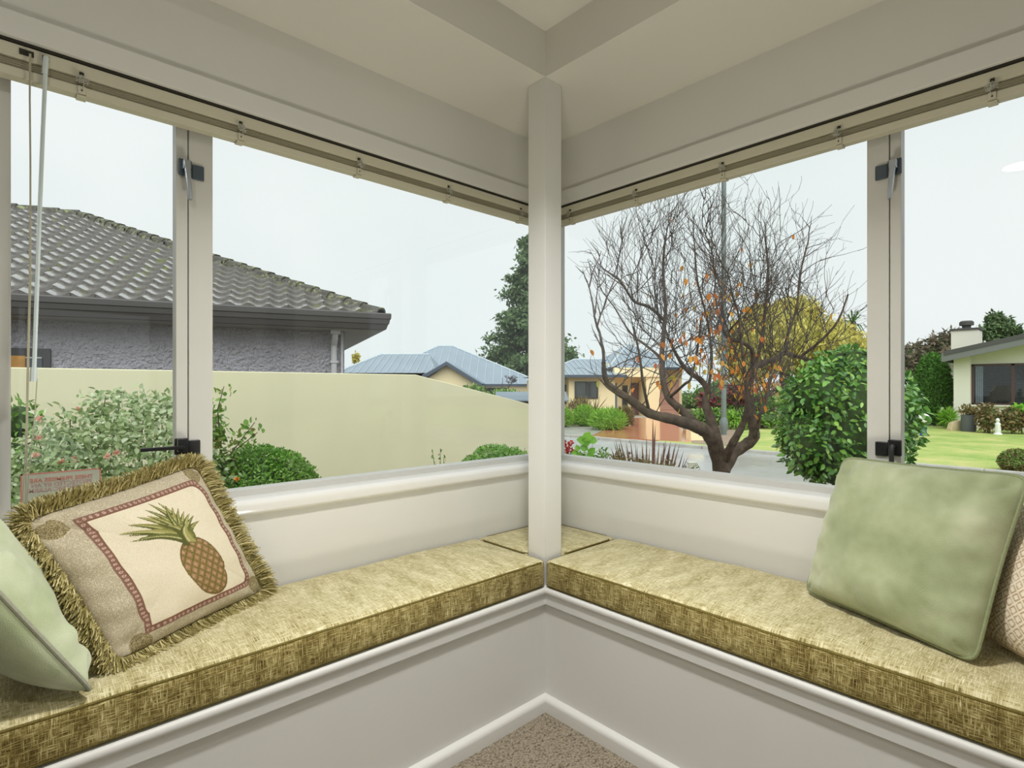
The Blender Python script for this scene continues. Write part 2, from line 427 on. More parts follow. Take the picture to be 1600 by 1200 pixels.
def make_window(name, label, fr, t_end, t_mull0, t_seam, t_sash, t_far, lab_far):
    """t runs along the wall; fixed light between t_end (corner) and t_mull0, casement beyond t_seam"""
    s = 1 if t_far > t_seam else -1
    w = structure(name, label, fr(t_mull0, 0.07, ZSILL)); w['category'] = 'window'
    b0, b1 = 0.062, 0.115; FWd = 0.030
    z0, z1 = ZSILL - 0.002, ZHEAD + 0.004
    f = MB()
    f.box(t_end, t_far, b0, b1, z0, z0 + 0.022, fr); f.box(t_end, t_far, b0, b1, z1 - 0.03, z1, fr)
    f.box(t_end, t_end + s * 0.05, b0, b1, z0, z1, fr); f.box(t_far - s * 0.03, t_far, b0, b1, z0, z1, fr)
    f.build('frame', M['alu'], w, bevel=0.0015)
    MB().box(t_mull0, t_seam - s * 0.001, b0 - 0.003, b1, z0, z1, fr).build('mullion', M['alu'], w, bevel=0.0015)
    sh = MB(); d = t_sash - t_seam
    e = t_far - s * 0.032
    sh.box(t_seam + s * 0.001, t_sash, b0, b1 - 0.01, z0 + 0.022, z1 - 0.03, fr); sh.box(e - d, e, b0 + 0.002, b1 - 0.01, z0 + 0.022, z1 - 0.03, fr)
    sh.box(t_sash, e - d, b0 + 0.002, b1 - 0.01, z0 + 0.022, z0 + 0.040, fr); sh.box(t_sash, e - d, b0 + 0.002, b1 - 0.01, z1 - 0.06, z1 - 0.03, fr)
    sash = sh.build('sash', M['alu'], w, bevel=0.0015)
    MB().box(t_sash, e - d, b0 + 0.026, b0 + 0.030, z0 + 0.040, z1 - 0.06, fr).build('pane', M['glass'], sash)
    MB().box(t_sash, e - d, b0 + 0.020, b0 + 0.0235, z0 + 0.036, z0 + 0.044, fr).build('gasket', M['black'], sash)
    MB().box(t_end + s * 0.05, t_mull0, b0 + 0.026, b0 + 0.030, z0 + 0.022, z1 - 0.03, fr).build('pane', M['glass'], w)
    return w, sash
GL = lambda t, b, z: (t, Y1 + b, z)
GR = lambda t, b, z: (X1 + b, t, z)
tY = lambda x: px_Y(x, 600, Y1 + 0.062).x
tX = lambda x: px_X(x, 600, X1 + 0.062).y
win1, sash1 = make_window('window_1', 'grey-beige aluminium window looking onto the yellow garden wall', GL, X1 + 0.05, tY(332), tY(294), tY(275), tY(28) - 0.075, 'l')
win2, sash2 = make_window('window_2', 'grey-beige aluminium window looking onto the bare tree', GR, Y1 + 0.05, tX(1355), tX(1390), tX(1408), -0.02, 'r')
latch(win1, lambda t, b, z: GL(t, b + 0.059, z), tY(296), px_Y(290, 262, Y1 + 0.05).z, 'lever', -1)
latch(win1, lambda t, b, z: GL(t, b + 0.059, z), tY(290), px_Y(285, 698, Y1 + 0.05).z, 'stay', -1)
latch(win2, lambda t, b, z: GR(t, b + 0.059, z), tX(1391), px_X(1393, 262, X1 + 0.05).z, 'lever', -1)
latch(win2, lambda t, b, z: GR(t, b + 0.059, z), tX(1391), px_X(1394, 700, X1 + 0.05).z, 'hook', -1)

# ------------------------------------------------------------------ venetian blinds, drawn up under the window heads
def make_blind(fr, t0, t1, bunches, label, group):
    s = 1 if t1 > t0 else -1
    bl = thing('venetian_blind', label, 'blind', fr((t0 + t1) / 2, 0.03, 1.94), group)
    hb = MB()   # open channel headrail
    hb.box(t0, t1, 0.004, 0.007, 1.908, 1.938, fr); hb.box(t0, t1, 0.045, 0.048, 1.908, 1.938, fr); hb.box(t0, t1, 0.004, 0.048, 1.906, 1.910, fr)
    hb.build('headrail', M['blind'], bl, bevel=0.001)
    MB().box(t0, t1, 0.0, 0.05, 1.940, 1.947, fr).build('gap_shade_strip', M['gap'], bl)  # dark strip fills the gap above the headrail, its shade put into colour
    sm = MB(); z = 1.9035; i = 0
    while z > 1.886:
        jig = 0.0012 * math.sin(i * 2.3)
        sm.box(t0 + s * 0.004, t1 - s * 0.004, 0.010 + jig, 0.036 + jig, z - 0.0009, z, fr); z -= 0.00165; i += 1
    o = sm.build('slats', M['slats'], bl, smooth=False); o['kind'] = 'stuff'
    MB().box(t0 + s * 0.002, t1 - s * 0.002, 0.006, 0.038, 1.862, 1.885, fr).build('bottom_rail', M['blind'], bl, bevel=0.003)
    for t in bunches:
        b = MB(); r = random.Random(int(abs(t) * 1000))
        for k in range(9):
            p = [(t + r.uniform(-.014, .014), -0.001 - r.uniform(0, .012), 1.884 + r.uniform(0, .022)) for _ in range(5)]
            b.tube([fr(*q) for q in p], 0.0008, 4)
        b.tube([fr(t, 0.002, 1.912), fr(t, -0.004, 1.900), fr(t + 0.004, -0.004, 1.888), fr(t, 0.003, 1.872)], 0.001, 4)
        b.build('ladder_string', M['string'], bl)
        MB().box(t - 0.008, t + 0.008, 0.001, 0.006, 1.864, 1.883, fr).box(t - 0.010, t + 0.010, 0.004, 0.030, 1.856, 1.862, fr).build('clip', M['blind'], bl, bevel=0.001)
        MB().lathe(fr(t, -0.0005, 1.872), [(0.0005, -0.0018), (0.0018, -0.001), (0.0018, 0.001), (0.0005, 0.0018)], 8).build('rivet', M['gap'], bl)
        MB().box(t - 0.005, t + 0.004, 0.0022, 0.005, 1.911, 1.918, fr).build('slot', M['gap'], bl)
    return bl
bt = lambda x: px_Y(x, 300, Y1).x
btr = lambda x: px_X(x, 300, X1).y
blind1 = make_blind(GL, -0.055, X1 - 0.004, [bt(128), bt(377), bt(562), bt(702), bt(815)], 'cream venetian blind with hanging cords and a clear wand, drawn up over the garden-wall window', 'raised venetian blinds')
blind2 = make_blind(GR, 0.003, Y1 - 0.004, [btr(890), btr(993), btr(1128), btr(1310), btr(1550)], 'cream venetian blind without wand, drawn up over the bare-tree window', 'raised venetian blinds')
# cord lock, cords and wand of the first blind
yb = Y1 - 0.003
MB().box(bt(30), bt(53), Y1 + 0.0015, Y1 + 0.006, 1.917, 1.930).build('cord_lock', M['gap'], blind1)
MB().box(bt(66), bt(77), Y1 + 0.0015, Y1 + 0.006, 1.917, 1.930).build('tilter', M['gap'], blind1)
def hang(name, pts, r, mat, n=6):
    return MB().tube([px_Y(x, y, yb - 0.006 - 0.0 * i) for i, (x, y) in enumerate(pts)], r, n).build(name, mat, blind1)
hang('cord', [(46, 84), (46, 150), (47, 250), (47, 330), (46, 440), (43, 560), (41, 660), (38, 745), (35, 790)], 0.0013, M['cordm'])
hang('cord', [(48, 84), (47, 150), (48, 260), (48, 330), (48, 440), (45, 560), (43, 660), (41, 745), (40, 790)], 0.0013, M['cordm'])
hang('cord', [(58, 592), (55, 640), (50, 690), (45, 740), (42, 790)], 0.0011, M['cordm'])
wand = hang('wand', [(71, 112), (67, 200), (62, 330), (57, 470), (53, 585)], 0.0046, M['clear'], 6)
hook = MB().tube([px_Y(72, 90, yb + 0.002), px_Y(71, 100, yb - 0.006), px_Y(70, 116, yb - 0.006)], 0.006, 8).build('wand_hook', M['clear'], blind1)
hang('wand_tip', [(53, 574), (52.5, 585), (52, 596)], 0.0068, M['clear'], 8)

# ------------------------------------------------------------------ alarm notice stuck on the casement glass (reads from outside)
ys = Y1 + 0.0915
c0, c1 = px_Y(32, 743, ys), px_Y(158, 731, ys)
notice = thing('alarm_notice', 'pale alarm notice with pink border and mirrored lettering on the casement glass', 'notice', ((c0.x + c1.x) / 2, ys, c1.z - 0.06))
xa, xb, zt, zb = c0.x, c1.x, c1.z, c1.z - 0.105
M['notice'] = simple('notice_film', S(196, 200, 182), 0.6, 0.02)
M['pinkink'] = simple('faded_red_ink', S(214, 140, 128), 0.6, 0.05)
M['greyink'] = simple('faded_pink_ink', S(196, 160, 156), 0.6, 0.05)
MB().box(xa, xb, ys, ys + 0.0006, zb, zt).build('backing', M['notice'], notice, smooth=False)
nb = MB(); y2 = ys - 0.0004
for (a0, a1, b0, b1) in ((xa, xb, zt - 0.0035, zt), (xa, xb, zb, zb + 0.0035), (xa, xa + 0.0035, zb, zt), (xb - 0.0035, xb, zb, zt)):
    nb.box(a0, a1, y2, ys, b0, b1)
nb.build('border', M['pinkink'], notice, smooth=False)
def text_mesh(name, body, size, mat, parent, mtx, offset=0.0):
    cu = bpy.data.curves.new(name, 'FONT'); cu.body = body; cu.size = size; cu.align_x = 'CENTER'; cu.extrude = 0.0002; cu.offset = offset
    t = bpy.data.objects.new(name + '_curve', cu); COL.objects.link(t)
    me = bpy.data.meshes.new_from_object(t.evaluated_get(bpy.context.evaluated_depsgraph_get()))
    bpy.data.objects.remove(t); bpy.data.curves.remove(cu)
    me.transform(mtx)
    if parent: me.transform(Matrix.Translation(-ORIGIN[parent.name]))
    me.materials.clear(); me.materials.append(mat)
    o = bpy.data.objects.new(name, me); link(o, parent); return o
for i, (line, m_) in enumerate((('THESE PREMISES ARE', 'pinkink'), ('PROTECTED BY AN', 'greyink'), ('ELECTRONIC ALARM', 'greyink'))):
    mt = Matrix.Translation(((xa + xb) / 2, ys - 0.0006, zt - 0.0235 - i * 0.0125)) @ Matrix.Rotation(PI, 4, 'Z') @ Matrix.Rotation(PI / 2, 4, 'X')
    text_mesh('lettering', line, 0.0138, M[m_], notice, mt, 0.0003)

# ------------------------------------------------------------------ built-in bench and skirting
ZB = 0.430
bench = thing('window_bench', 'white built-in corner bench running under both windows', 'bench', (X0, Y0, 0))
MB().box(XE, X0 + 0.02, Y0, Y0 + 0.02, 0, ZB - 0.03).build('front_panel', M['paint'], bench)
MB().box(X0, X0 + 0.02, YE, Y0, 0, ZB - 0.03).build('front_panel', M['paint'], bench)
sb = MB(); sb.prism([(XE, Y0 + 0.02), (X0 + 0.02, Y0 + 0.02), (X0 + 0.02, YE), (X1, YE), (X1, Y1), (XE, Y1)], lambda p, q, t: (p, q, t), ZB - 0.026, ZB - 0.002)
sb.build('seat_board', M['paint'], bench)
def edging(fr, t0, t1):
    pts = [(0.02, ZB), (0.02, ZB - 0.058), (-0.012, ZB - 0.058), (-0.012, ZB - 0.024)]
    for k in range(9):
        an = PI * k / 8
        pts.append((-0.012 - 0.008 * math.sin(an), ZB - 0.013 - 0.011 * math.cos(an) + 0.002))
    return MB().prism(pts, fr, t0, t1)
edging(lambda b, z, t: (t, Y0 + b, z), XE, X0 - 0.012).build('edging', M['gloss'], bench, angle=40)
edging(lambda b, z, t: (X0 + b, t, z), YE, Y0 + 0.02).build('edging', M['gloss'], bench, angle=40)
def skirt(fr, t0, t1):
    pts = [(0.0, 0.0), (-0.022, 0.0), (-0.022, 0.034)]
    for k in range(1, 7): pts.append((-0.022 + 0.016 * (1 - math.cos(PI / 2 * k / 6)), 0.034 + 0.016 * math.sin(PI / 2 * k / 6)))
    pts.append((0.0, 0.052))
    return MB().prism(pts, fr, t0, t1)
st('baseboard_left', skirt(lambda b, z, t: (t, Y0 + b, z), RX, X0), M['gloss'], 'rounded white skirting along the foot of the bench below the garden-wall window', 'skirting', angle=40)
st('baseboard_right', skirt(lambda b, z, t: (X0 + b, t, z), RY, Y0), M['gloss'], 'rounded white skirting along the foot of the bench below the bare-tree window', 'skirting', angle=40)

# ------------------------------------------------------------------ bench cushions
def wob(u, v, seed):
    return (math.sin(u * 9.1 + seed) * math.sin(v * 5.0 + seed * 2.1) + 0.6 * math.sin(u * 17.7 + v * 9 + seed * 3.3) + 0.5 * math.sin(u * 31 + 1.7 * seed))
def rounded_block(x0, x1, y0, y1, z0, z1, r, nx, ny, nz, disp):
    cx, cy, cz = (x0 + x1) / 2, (y0 + y1) / 2, (z0 + z1) / 2; hx, hy, hz = (x1 - x0) / 2, (y1 - y0) / 2, (z1 - z0) / 2
    def axis(h, n):
        inner = [-(h - r) + 2 * (h - r) * i / n for i in range(n + 1)]
        return [-h, -h + r * 0.35, -h + r * 0.7] + inner + [h - r * 0.7, h - r * 0.35, h]
    ax, ay, az = axis(hx, nx), axis(hy, ny), axis(hz, nz)
    bm = bmesh.new(); cache = {}
    def vert(p):
        k = (round(p[0], 6), round(p[1], 6), round(p[2], 6))
        if k in cache: return cache[k]
        q = Vector([max(-(h - r), min(h - r, c)) for c, h in zip(p, (hx, hy, hz))])
        d = Vector(p) - q
        w = q + d.normalized() * r if d.length > 1e-9 else q
        u, v = w.x / hx, w.y / hy
        e = max(0, 1 - abs(u) ** 10) * max(0, 1 - abs(v) ** 4)
        w = Vector((w.x + cx, w.y + cy, w.z + cz))
        t = (w.z - z0) / (z1 - z0)
        w.z += disp(w.x, w.y, e) * t
        if 0.05 < t < 0.95:      # boxing strip bulges slightly
            pass
        cache[k] = bm.verts.new(w); return cache[k]
    def face(A, B, f):
        for i in range(len(A) - 1):
            for j in range(len(B) - 1):
                q = [vert(f(A[i], B[j])), vert(f(A[i + 1], B[j])), vert(f(A[i + 1], B[j + 1])), vert(f(A[i], B[j + 1]))]
                if len(set(q)) == 4:
                    try: bm.faces.new(q)
                    except ValueError: pass
    face(ax, ay, lambda a, b: (a, b, hz)); face(ax, ay, lambda a, b: (a, b, -hz))
    face(ax, az, lambda a, b: (a, -hy, b)); face(ax, az, lambda a, b: (a, hy, b))
    face(ay, az, lambda a, b: (-hx, a, b)); face(ay, az, lambda a, b: (hx, a, b))
    bmesh.ops.recalc_face_normals(bm, faces=bm.faces)
    for f in bm.faces: f.smooth = True
    return bm
def bench_cushion(x0, x1, y0, y1, axis, label, seed, nx, ny, fold):
    z0, z1 = 0.4325, 0.526
    loc = Vector(((x0 + x1) / 2, (y0 + y1) / 2, z0))
    c = thing('bench_cushion', label, 'cushion', loc, 'tweed seat cushions on the bench')
    long_ = (lambda x, y: x) if axis == 'x' else (lambda x, y: y)
    def disp(x, y, e):
        u = long_(x, y); v = y if axis == 'x' else x
        d = 0.012 * e + 0.0018 * wob(u, v, seed) * (0.35 + 0.65 * e)
        d += fold * e * (0.0035 * math.sin(u * 38 + 6 * math.sin(v * 7 + u * 3)) * max(0, math.sin(u * 4 + seed)))
        return d
    bm = rounded_block(x0, x1, y0, y1, z0, z1, 0.014, nx, ny, 4, disp)
    me = bpy.data.meshes.new('cushion_body'); 
    bmesh.ops.translate(bm, verts=bm.verts, vec=-loc); bm.to_mesh(me); bm.free()
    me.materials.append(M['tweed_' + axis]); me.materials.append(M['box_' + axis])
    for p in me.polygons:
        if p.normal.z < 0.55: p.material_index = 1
    link(bpy.data.objects.new('cushion_body', me), c)
    # piping cords round the top and bottom edges
    def ring(off, z, top):
        pts = []; r = 0.018
        xs = (x0 - off, x1 + off); ys_ = (y0 - off, y1 + off)
        def seg(ax, ay, bx, by, n): return [(ax + (bx - ax) * i / n, ay + (by - ay) * i / n) for i in range(n)]
        n = 60 if axis == 'x' else 12; m = 12 if axis == 'x' else 60
        if axis == 'c': n = m = 12
        for (ax, ay, bx, by, k) in ((xs[0] + r, ys_[0], xs[1] - r, ys_[0], n), (xs[1], ys_[0] + r, xs[1], ys_[1] - r, m), (xs[1] - r, ys_[1], xs[0] + r, ys_[1], n), (xs[0], ys_[1] - r, xs[0], ys_[0] + r, m)):
            pts += seg(ax, ay, bx, by, k) + [(bx, by)]
        return [(p, q, z + (disp(p, q, 0.0) if top else 0)) for p, q in pts]
    MB().tube(ring(-0.0035, z1 - 0.006, True), 0.0036, 6, True).tube(ring(-0.0035, z0 + 0.007, False), 0.0034, 6, True).build('piping', M['pipe'], c)
    return c
bench_cushion(XE + 0.01, X0 - 0.010, Y0 - 0.012, Y1 - 0.006, 'x', 'long olive tweed bench cushion under the garden-wall window', 1.3, 110, 22, 0.15)
bench_cushion(X0 - 0.012, X1 - 0.006, YE + 0.01, Y0 - 0.010, 'y', 'long olive tweed bench cushion under the bare-tree window, creased near the post', 4.1, 24, 110, 0.9)
# corner cushion, notched round the post
cc = thing('bench_cushion', 'small olive tweed cushion filling the corner behind the white post', 'cushion', (1.62, 1.53, 0.4325), 'tweed seat cushions on the bench')
xi, yi = X0 + 0.004, Y0 + 0.006
poly = [(X0 + PS + 0.006, yi), (X1 - 0.008, yi), (X1 - 0.008, Y1 - 0.008), (xi, Y1 - 0.008), (xi, Y0 + PS + 0.006), (X0 + PS + 0.006, Y0 + PS + 0.006)]
MB().prism(poly, lambda p, q, t: (p, q, t), 0.4325, 0.524).build('cushion_body', M['tweed_x'], cc, bevel=0.012, seg=3, angle=60)
pp = []
for i in range(len(poly)):
    a_, b_ = poly[i], poly[(i + 1) % len(poly)]
    for k in range(1, 8): pp.append((a_[0] + (b_[0] - a_[0]) * k / 8, a_[1] + (b_[1] - a_[1]) * k / 8, 0.5195))
MB().tube(pp, 0.0036, 6, True).build('piping', M['pipe'], cc)

# ------------------------------------------------------------------ pillows
def pillow_surface(BL, BR, TR, TL, thick, n, pinch=0.05, seed=0, wr=0.004, power=0.5, sag=0.0, corner=18.0):
    """returns front & back grids (n+1,n+1,3), unit normal; u runs BL->BR, v runs BL->TL"""
    BL, BR, TR, TL = [np.array(p, dtype=float) for p in (BL, BR, TR, TL)]
    nrm = np.cross(BR - BL, TL - BL); nrm /= np.linalg.norm(nrm)
    t = np.linspace(-1, 1, n + 1); t = np.sign(t) * (1 - (1 - np.abs(t)) ** 1.25)
    u, v = np.meshgrid(t, t, indexing='xy')
    k = 1 - pinch
    uu = u * (1 - pinch * (1 - u * 0) * np.cos(v * PI / 2) ** 1.2); vv = v * (1 - pinch * np.cos(u * PI / 2) ** 1.2)
    m8 = np.maximum(np.abs(uu), np.abs(vv)); s8 = (np.abs(uu) ** corner + np.abs(vv) ** corner) ** (1 / corner)
    k8 = np.where(s8 > 1e-6, m8 / np.maximum(s8, 1e-6), 1.0)
    uu = uu * k8; vv = vv * k8
    a = (uu + 1) / 2; b = (vv + 1) / 2
    P = (BL * ((1 - a) * (1 - b))[..., None] + BR * (a * (1 - b))[..., None] + TR * (a * b)[..., None] + TL * ((1 - a) * b)[..., None])
    prof = np.clip((1 - u ** 2) * (1 - v ** 2), 0, 1) ** power
    bag = 1 - sag * v
    r = np.random.default_rng(seed)
    w = np.zeros_like(u)
    for i in range(9):
        fx, fy = r.uniform(-9, 9, 2); w += np.sin(fx * u + fy * v + r.uniform(0, 6)) / 4
    edge = np.clip((1 - np.maximum(np.abs(u), np.abs(v))) * 9, 0, 1)
    # puckers that run in from the seam
    pk = np.sin(u * 22 + 3 * np.sin(v * 2.5 + seed)) * np.exp(-(1 - np.abs(v)) * 5) + np.sin(v * 20 + seed + 3 * np.sin(u * 2.2)) * np.exp(-(1 - np.abs(u)) * 5)
    h = prof * bag * thick / 2 + (w * wr + pk * wr * 0.8) * edge
    front = P + nrm * h[..., None]; back = P - nrm * (prof * thick / 2)[..., None]
    return front, back, nrm, u, v
def grid_faces(n, off=0, flip=False):
    i = np.arange(n * n); r, c = i // n, i % n
    q = np.stack([r * (n + 1) + c, r * (n + 1) + c + 1, (r + 1) * (n + 1) + c + 1, (r + 1) * (n + 1) + c], 1) + off
    return q[:, ::-1] if flip else q
def seam_loop(P):
    return [tuple(p) for p in np.concatenate([P[0, :-1], P[:-1, -1], P[-1, :0:-1], P[:0:-1, 0]])]
def throw_pillow(corners, thick, label, mat, pipe, n=56, **kw):
    base = (Vector(corners[0]) + Vector(corners[1])) / 2
    t = thing('throw_pillow', label, 'pillow', base, 'throw pillows on the bench')
    F, B, nrm, u, v = pillow_surface(*corners, thick, n, **kw)
    V = np.concatenate([F.reshape(-1, 3), B.reshape(-1, 3)]); m = (n + 1) ** 2
    o = np_obj('pillow_cover', V, np.concatenate([grid_faces(n), grid_faces(n, m, True)]), mat, t, True)
    if pipe is not None:
        MB().tube(seam_loop((F + B) / 2), 0.0045, 8, True).build('piping', pipe, t)
    return t, F, B, nrm, u, v, o
def paint(o, cols):
    ca = o.data.color_attributes.new('print', 'FLOAT_COLOR', 'POINT')
    ca.data.foreach_set('color', cols.astype(np.float32).ravel())
# sage velvet pillow beside the bare-tree window
throw_pillow([(1.702, 0.582, 0.548), (1.522, 0.184, 0.545), (1.664, 0.108, 0.937), (1.803, 0.512, 0.930)], 0.17,
             'square sage green velvet pillow leaning below the bare-tree window', M['velvet'], M['vpipe'], seed=3, pinch=0.025, wr=0.009, sag=0.1)
# beige pillow with woven diamonds behind it
def lerp(a, b, t): return a + (b - a) * t
n = 200
t, F, B, nrm, u, v, o = throw_pillow([(1.722, 0.225, 0.556), (1.392, -0.06, 0.556), (1.500, -0.165, 0.925), (1.832, 0.125, 0.912)], 0.14,
             'beige pillow woven with small diamonds behind the square sage pillow', M['print'], M['beigepipe'], n=n, seed=5, pinch=0.04, wr=0.002)
A_ = (u + 1) * 0.5 * 14; B_ = (v + 1) * 0.5 * 14
p1 = np.abs(((A_ + B_) % 1.0) - 0.5) * 2; p2 = np.abs(((A_ - B_) % 1.0) - 0.5) * 2
dd = np.maximum(p1, p2)
light = np.array(S(230, 219, 200)); dark = np.array(S(176, 152, 122))
msk = ((dd > 0.80) | (dd < 0.52)).astype(float)
cols = light * msk[..., None] + dark * (1 - msk[..., None])
paint(o, np.concatenate([cols.reshape(-1, 4), cols.reshape(-1, 4)]))
# pale sage pillow at the end of the bench
throw_pillow([(0.135, 1.330, 0.545), (0.00, 1.60, 0.548), (-0.055, 1.52, 0.950), (-0.075, 1.265, 0.915)], 0.14,
             'pale sage pillow with grey piping leaning in front of the fringed pineapple pillow', M['velvet_pale'], M['vpipe_grey'], seed=8, pinch=0.03, wr=0.013, sag=0.15)
# fringed pineapple pillow
n = 300
PC = [(0.185, 1.440, 0.545), (0.560, 1.655, 0.545), (0.392, 1.690, 0.922), (0.036, 1.478, 0.866)]
t, F, B, nrm, u, v, o = throw_pillow(PC, 0.13, 'fringed pillow with a pineapple print leaning below the garden-wall window', M['print'], None, n=n, seed=12, pinch=0.03, wr=0.006)
def pineapple_print(u, v):
    """flat woven picture, u and v in -1..1"""
    r = np.random.default_rng(4)
    C = np.empty(u.shape + (4,)); C[:] = S(174, 164, 142)
    def put(mask, col): C[mask] = col
    sp = r.random(u.shape)
    put(sp > 0.8, S(206, 196, 172))
    # speckled cones in the corners of the surround
    for (cx, cy) in ((-0.88, 0.80), (0.9, -0.86), (-0.75, -0.93), (0.85, 0.9)):
        e = ((u - cx) / 0.12) ** 2 + ((v - cy) / 0.13) ** 2 < 1
        put(e, S(112, 100, 72)); put(e & (sp > 0.6), S(170, 158, 122))
    px0, px1, py0, py1 = -0.66, 0.80, -0.80, 0.80
    inside = (u > px0) & (u < px1) & (v > py0) & (v < py1)
    put(inside, S(214, 204, 182)); put(inside & (sp > 0.85), S(216, 204, 176))
    # chain border
    d = np.minimum(np.minimum(u - px0, px1 - u), np.minimum(v - py0, py1 - v))
    band = (np.abs(d) < 0.036) & (u > px0 - 0.036) & (u < px1 + 0.036) & (v > py0 - 0.036) & (v < py1 + 0.036)
    horiz = np.minimum(v - py0, py1 - v) < np.minimum(u - px0, px1 - u)
    s = np.where(horiz, u, v)
    put(band, S(128, 96, 84))
    ring = ((s * 17) % 1.0 - 0.5) ** 2 / 0.06 + (d / 0.02) ** 2 < 1
    put(band & ring, S(188, 164, 146))
    put(band & (((s * 17) % 1.0 - 0.5) ** 2 / 0.012 + (d / 0.008) ** 2 < 1), S(140, 98, 84))
    put((np.abs(d - 0.036) < 0.008) & inside, S(120, 84, 70))
    # fruit
    fx, fy = 0.20, -0.31
    a_ = (u - fx) + 0.08 * (v - fy); b_ = v - fy
    fr = (a_ / 0.27) ** 2 + (b_ / 0.44) ** 2
    fruit = fr < 1
    put(fruit, S(146, 116, 84))
    g1 = np.abs(((a_ * 9 + b_ * 7) % 1.0) - 0.5) * 2; g2 = np.abs(((a_ * 9 - b_ * 7) % 1.0) - 0.5) * 2
    dm = np.maximum(g1, g2)
    put(fruit & (dm > 0.80), S(104, 96, 50)); put(fruit & (dm < 0.5), S(172, 132, 114)); put(fruit & (dm < 0.25), S(186, 156, 122))
    put(fruit & (sp > 0.72), S(126, 108, 62)); put(fruit & (fr > 0.86), S(112, 92, 56))
    # leaves
    lv = []
    for (tx, ty, w) in ((-0.24, 0.52, .05), (-0.12, 0.60, .05), (0.02, 0.66, .05), (0.12, 0.74, .05), (0.22, 0.70, .045), (-0.28, 0.36, .045), (-0.16, 0.34, .05), (-0.18, 0.20, .045), (-0.05, 0.16, .045),
                        (0.33, 0.56, .045), (0.42, 0.42, .045), (0.50, 0.30, .04), (0.52, 0.18, .04), (0.08, 0.44, .06), (0.2, 0.5, .06), (0.0, 0.42, .05), (0.3, 0.38, .05), (0.42, 0.12, .04), (0.1, 0.12, .05), (-0.36, 0.44, .04), (-0.30, 0.26, .04), (-0.02, 0.56, .05), (0.16, 0.62, .05), (0.27, 0.62, .045), (0.38, 0.50, .04), (0.47, 0.36, .04), (0.22, 0.3, .07), (0.1, 0.3, .07), (0.34, 0.22, .06)):
        lv.append((tx * 1.08 - .10, .10 + (ty + .05) * .80, w * 1.15))
    bx, by = 0.15, 0.08
    for k, (tx, ty, w) in enumerate(lv):
        L = math.hypot(tx - bx, ty - by); ux, uy = (tx - bx) / L, (ty - by) / L
        s_ = (u - bx) * ux + (v - by) * uy; q = -(u - bx) * uy + (v - by) * ux
        q = q + 0.06 * np.sin(np.clip(s_ / L, 0, 1) * PI) * (1 if ux < 0 else -1)
        ww = 1.35 * w * np.clip(1 - s_ / L, 0, 1) ** 0.7
        m_ = (s_ > 0) & (s_ < L) & (np.abs(q) < ww)
        put(m_, (S(122, 120, 66), S(150, 146, 92), S(98, 102, 56))[k % 3]); put(m_ & (q > ww * 0.35), S(84, 86, 48)); put(m_ & (np.abs(q) < ww * 0.15), S(182, 178, 128))
    return C
pc = pineapple_print(u, v); plain = np.empty_like(pc); plain[:] = S(188, 176, 150)
paint(o, np.concatenate([pc.reshape(-1, 4), plain.reshape(-1, 4)]))
# brush fringe
seam = np.array(seam_loop((F + B) / 2)); ctr = seam.mean(0); m = len(seam)
tan_ = np.roll(seam, -1, 0) - np.roll(seam, 1, 0); tan_ /= np.linalg.norm(tan_, axis=1)[:, None]
outw = np.cross(tan_, nrm); outw *= np.sign(np.sum(outw * (seam - ctr), 1))[:, None]
K = 9500
idx = RNG.integers(0, m, K); p0 = seam[idx] + tan_[idx] * RNG.normal(0, .002, (K, 1)) + nrm * RNG.normal(0.002, .004, (K, 1))
clump = np.sin(idx * 0.31) * 0.35 + np.sin(idx * 0.83 + 1) * 0.3
d0 = outw[idx] + nrm * RNG.normal(0.35, .45, (K, 1)) + tan_[idx] * (RNG.normal(0, .25, (K, 1)) + clump[:, None] * 0.5)
d0 /= np.linalg.norm(d0, axis=1)[:, None]
Ln = RNG.uniform(.028, .050, (K, 1)); grav = np.array([0, 0, -1.0])
wd = np.cross(d0, RNG.normal(0, 1, (K, 3))); wd /= np.linalg.norm(wd, axis=1)[:, None]; wd *= 0.0011
pts = [p0, p0 + d0 * Ln * .4, p0 + d0 * Ln * .75 + grav * .003, p0 + d0 * Ln + grav * .007]
for q in pts:
    q[:, 2] = np.maximum(q[:, 2], 0.541); q[:, 1] = np.minimum(q[:, 1], np.where(q[:, 2] < 0.84, 1.722, 1.78))
V = np.concatenate([np.stack([q - wd, q + wd], 1) for q in pts], 1).reshape(-1, 3)
base = (np.arange(K) * 8)[:, None]
Fq = np.concatenate([base + np.array([[a * 2, a * 2 + 1, a * 2 + 3, a * 2 + 2]]) for a in range(3)], 0)
fo = np_obj('fringe', V, Fq, M['fringe'], t); fo['kind'] = 'stuff'; fo['label'] = 'thick olive brush fringe'
# recessed lamp in the room's ceiling (seen mirrored in the glass); the added fill lights have no shells
M['lampon'] = N('lamp_lens').m
M['lampon'].node_tree.nodes['Principled BSDF'].inputs['Emission Color'].default_value = (1, .93, .8, 1)
M['lampon'].node_tree.nodes['Principled BSDF'].inputs['Emission Strength'].default_value = 9.0
dl = thing('recessed_downlight', 'small round lit downlight recessed in the room ceiling', 'lamp', (-0.33, 0.32, ZC))
MB().lathe((-0.33, 0.32, ZC - 0.012), [(0.03, 0.0), (0.075, 0.0), (0.08, 0.012)], 28).build('rim', M['gloss'], dl)
MB().lathe((-0.33, 0.32, ZC - 0.016), [(0.052, 0.0), (0.056, 0.003)], 28).build('lens', M['lampon'], dl)

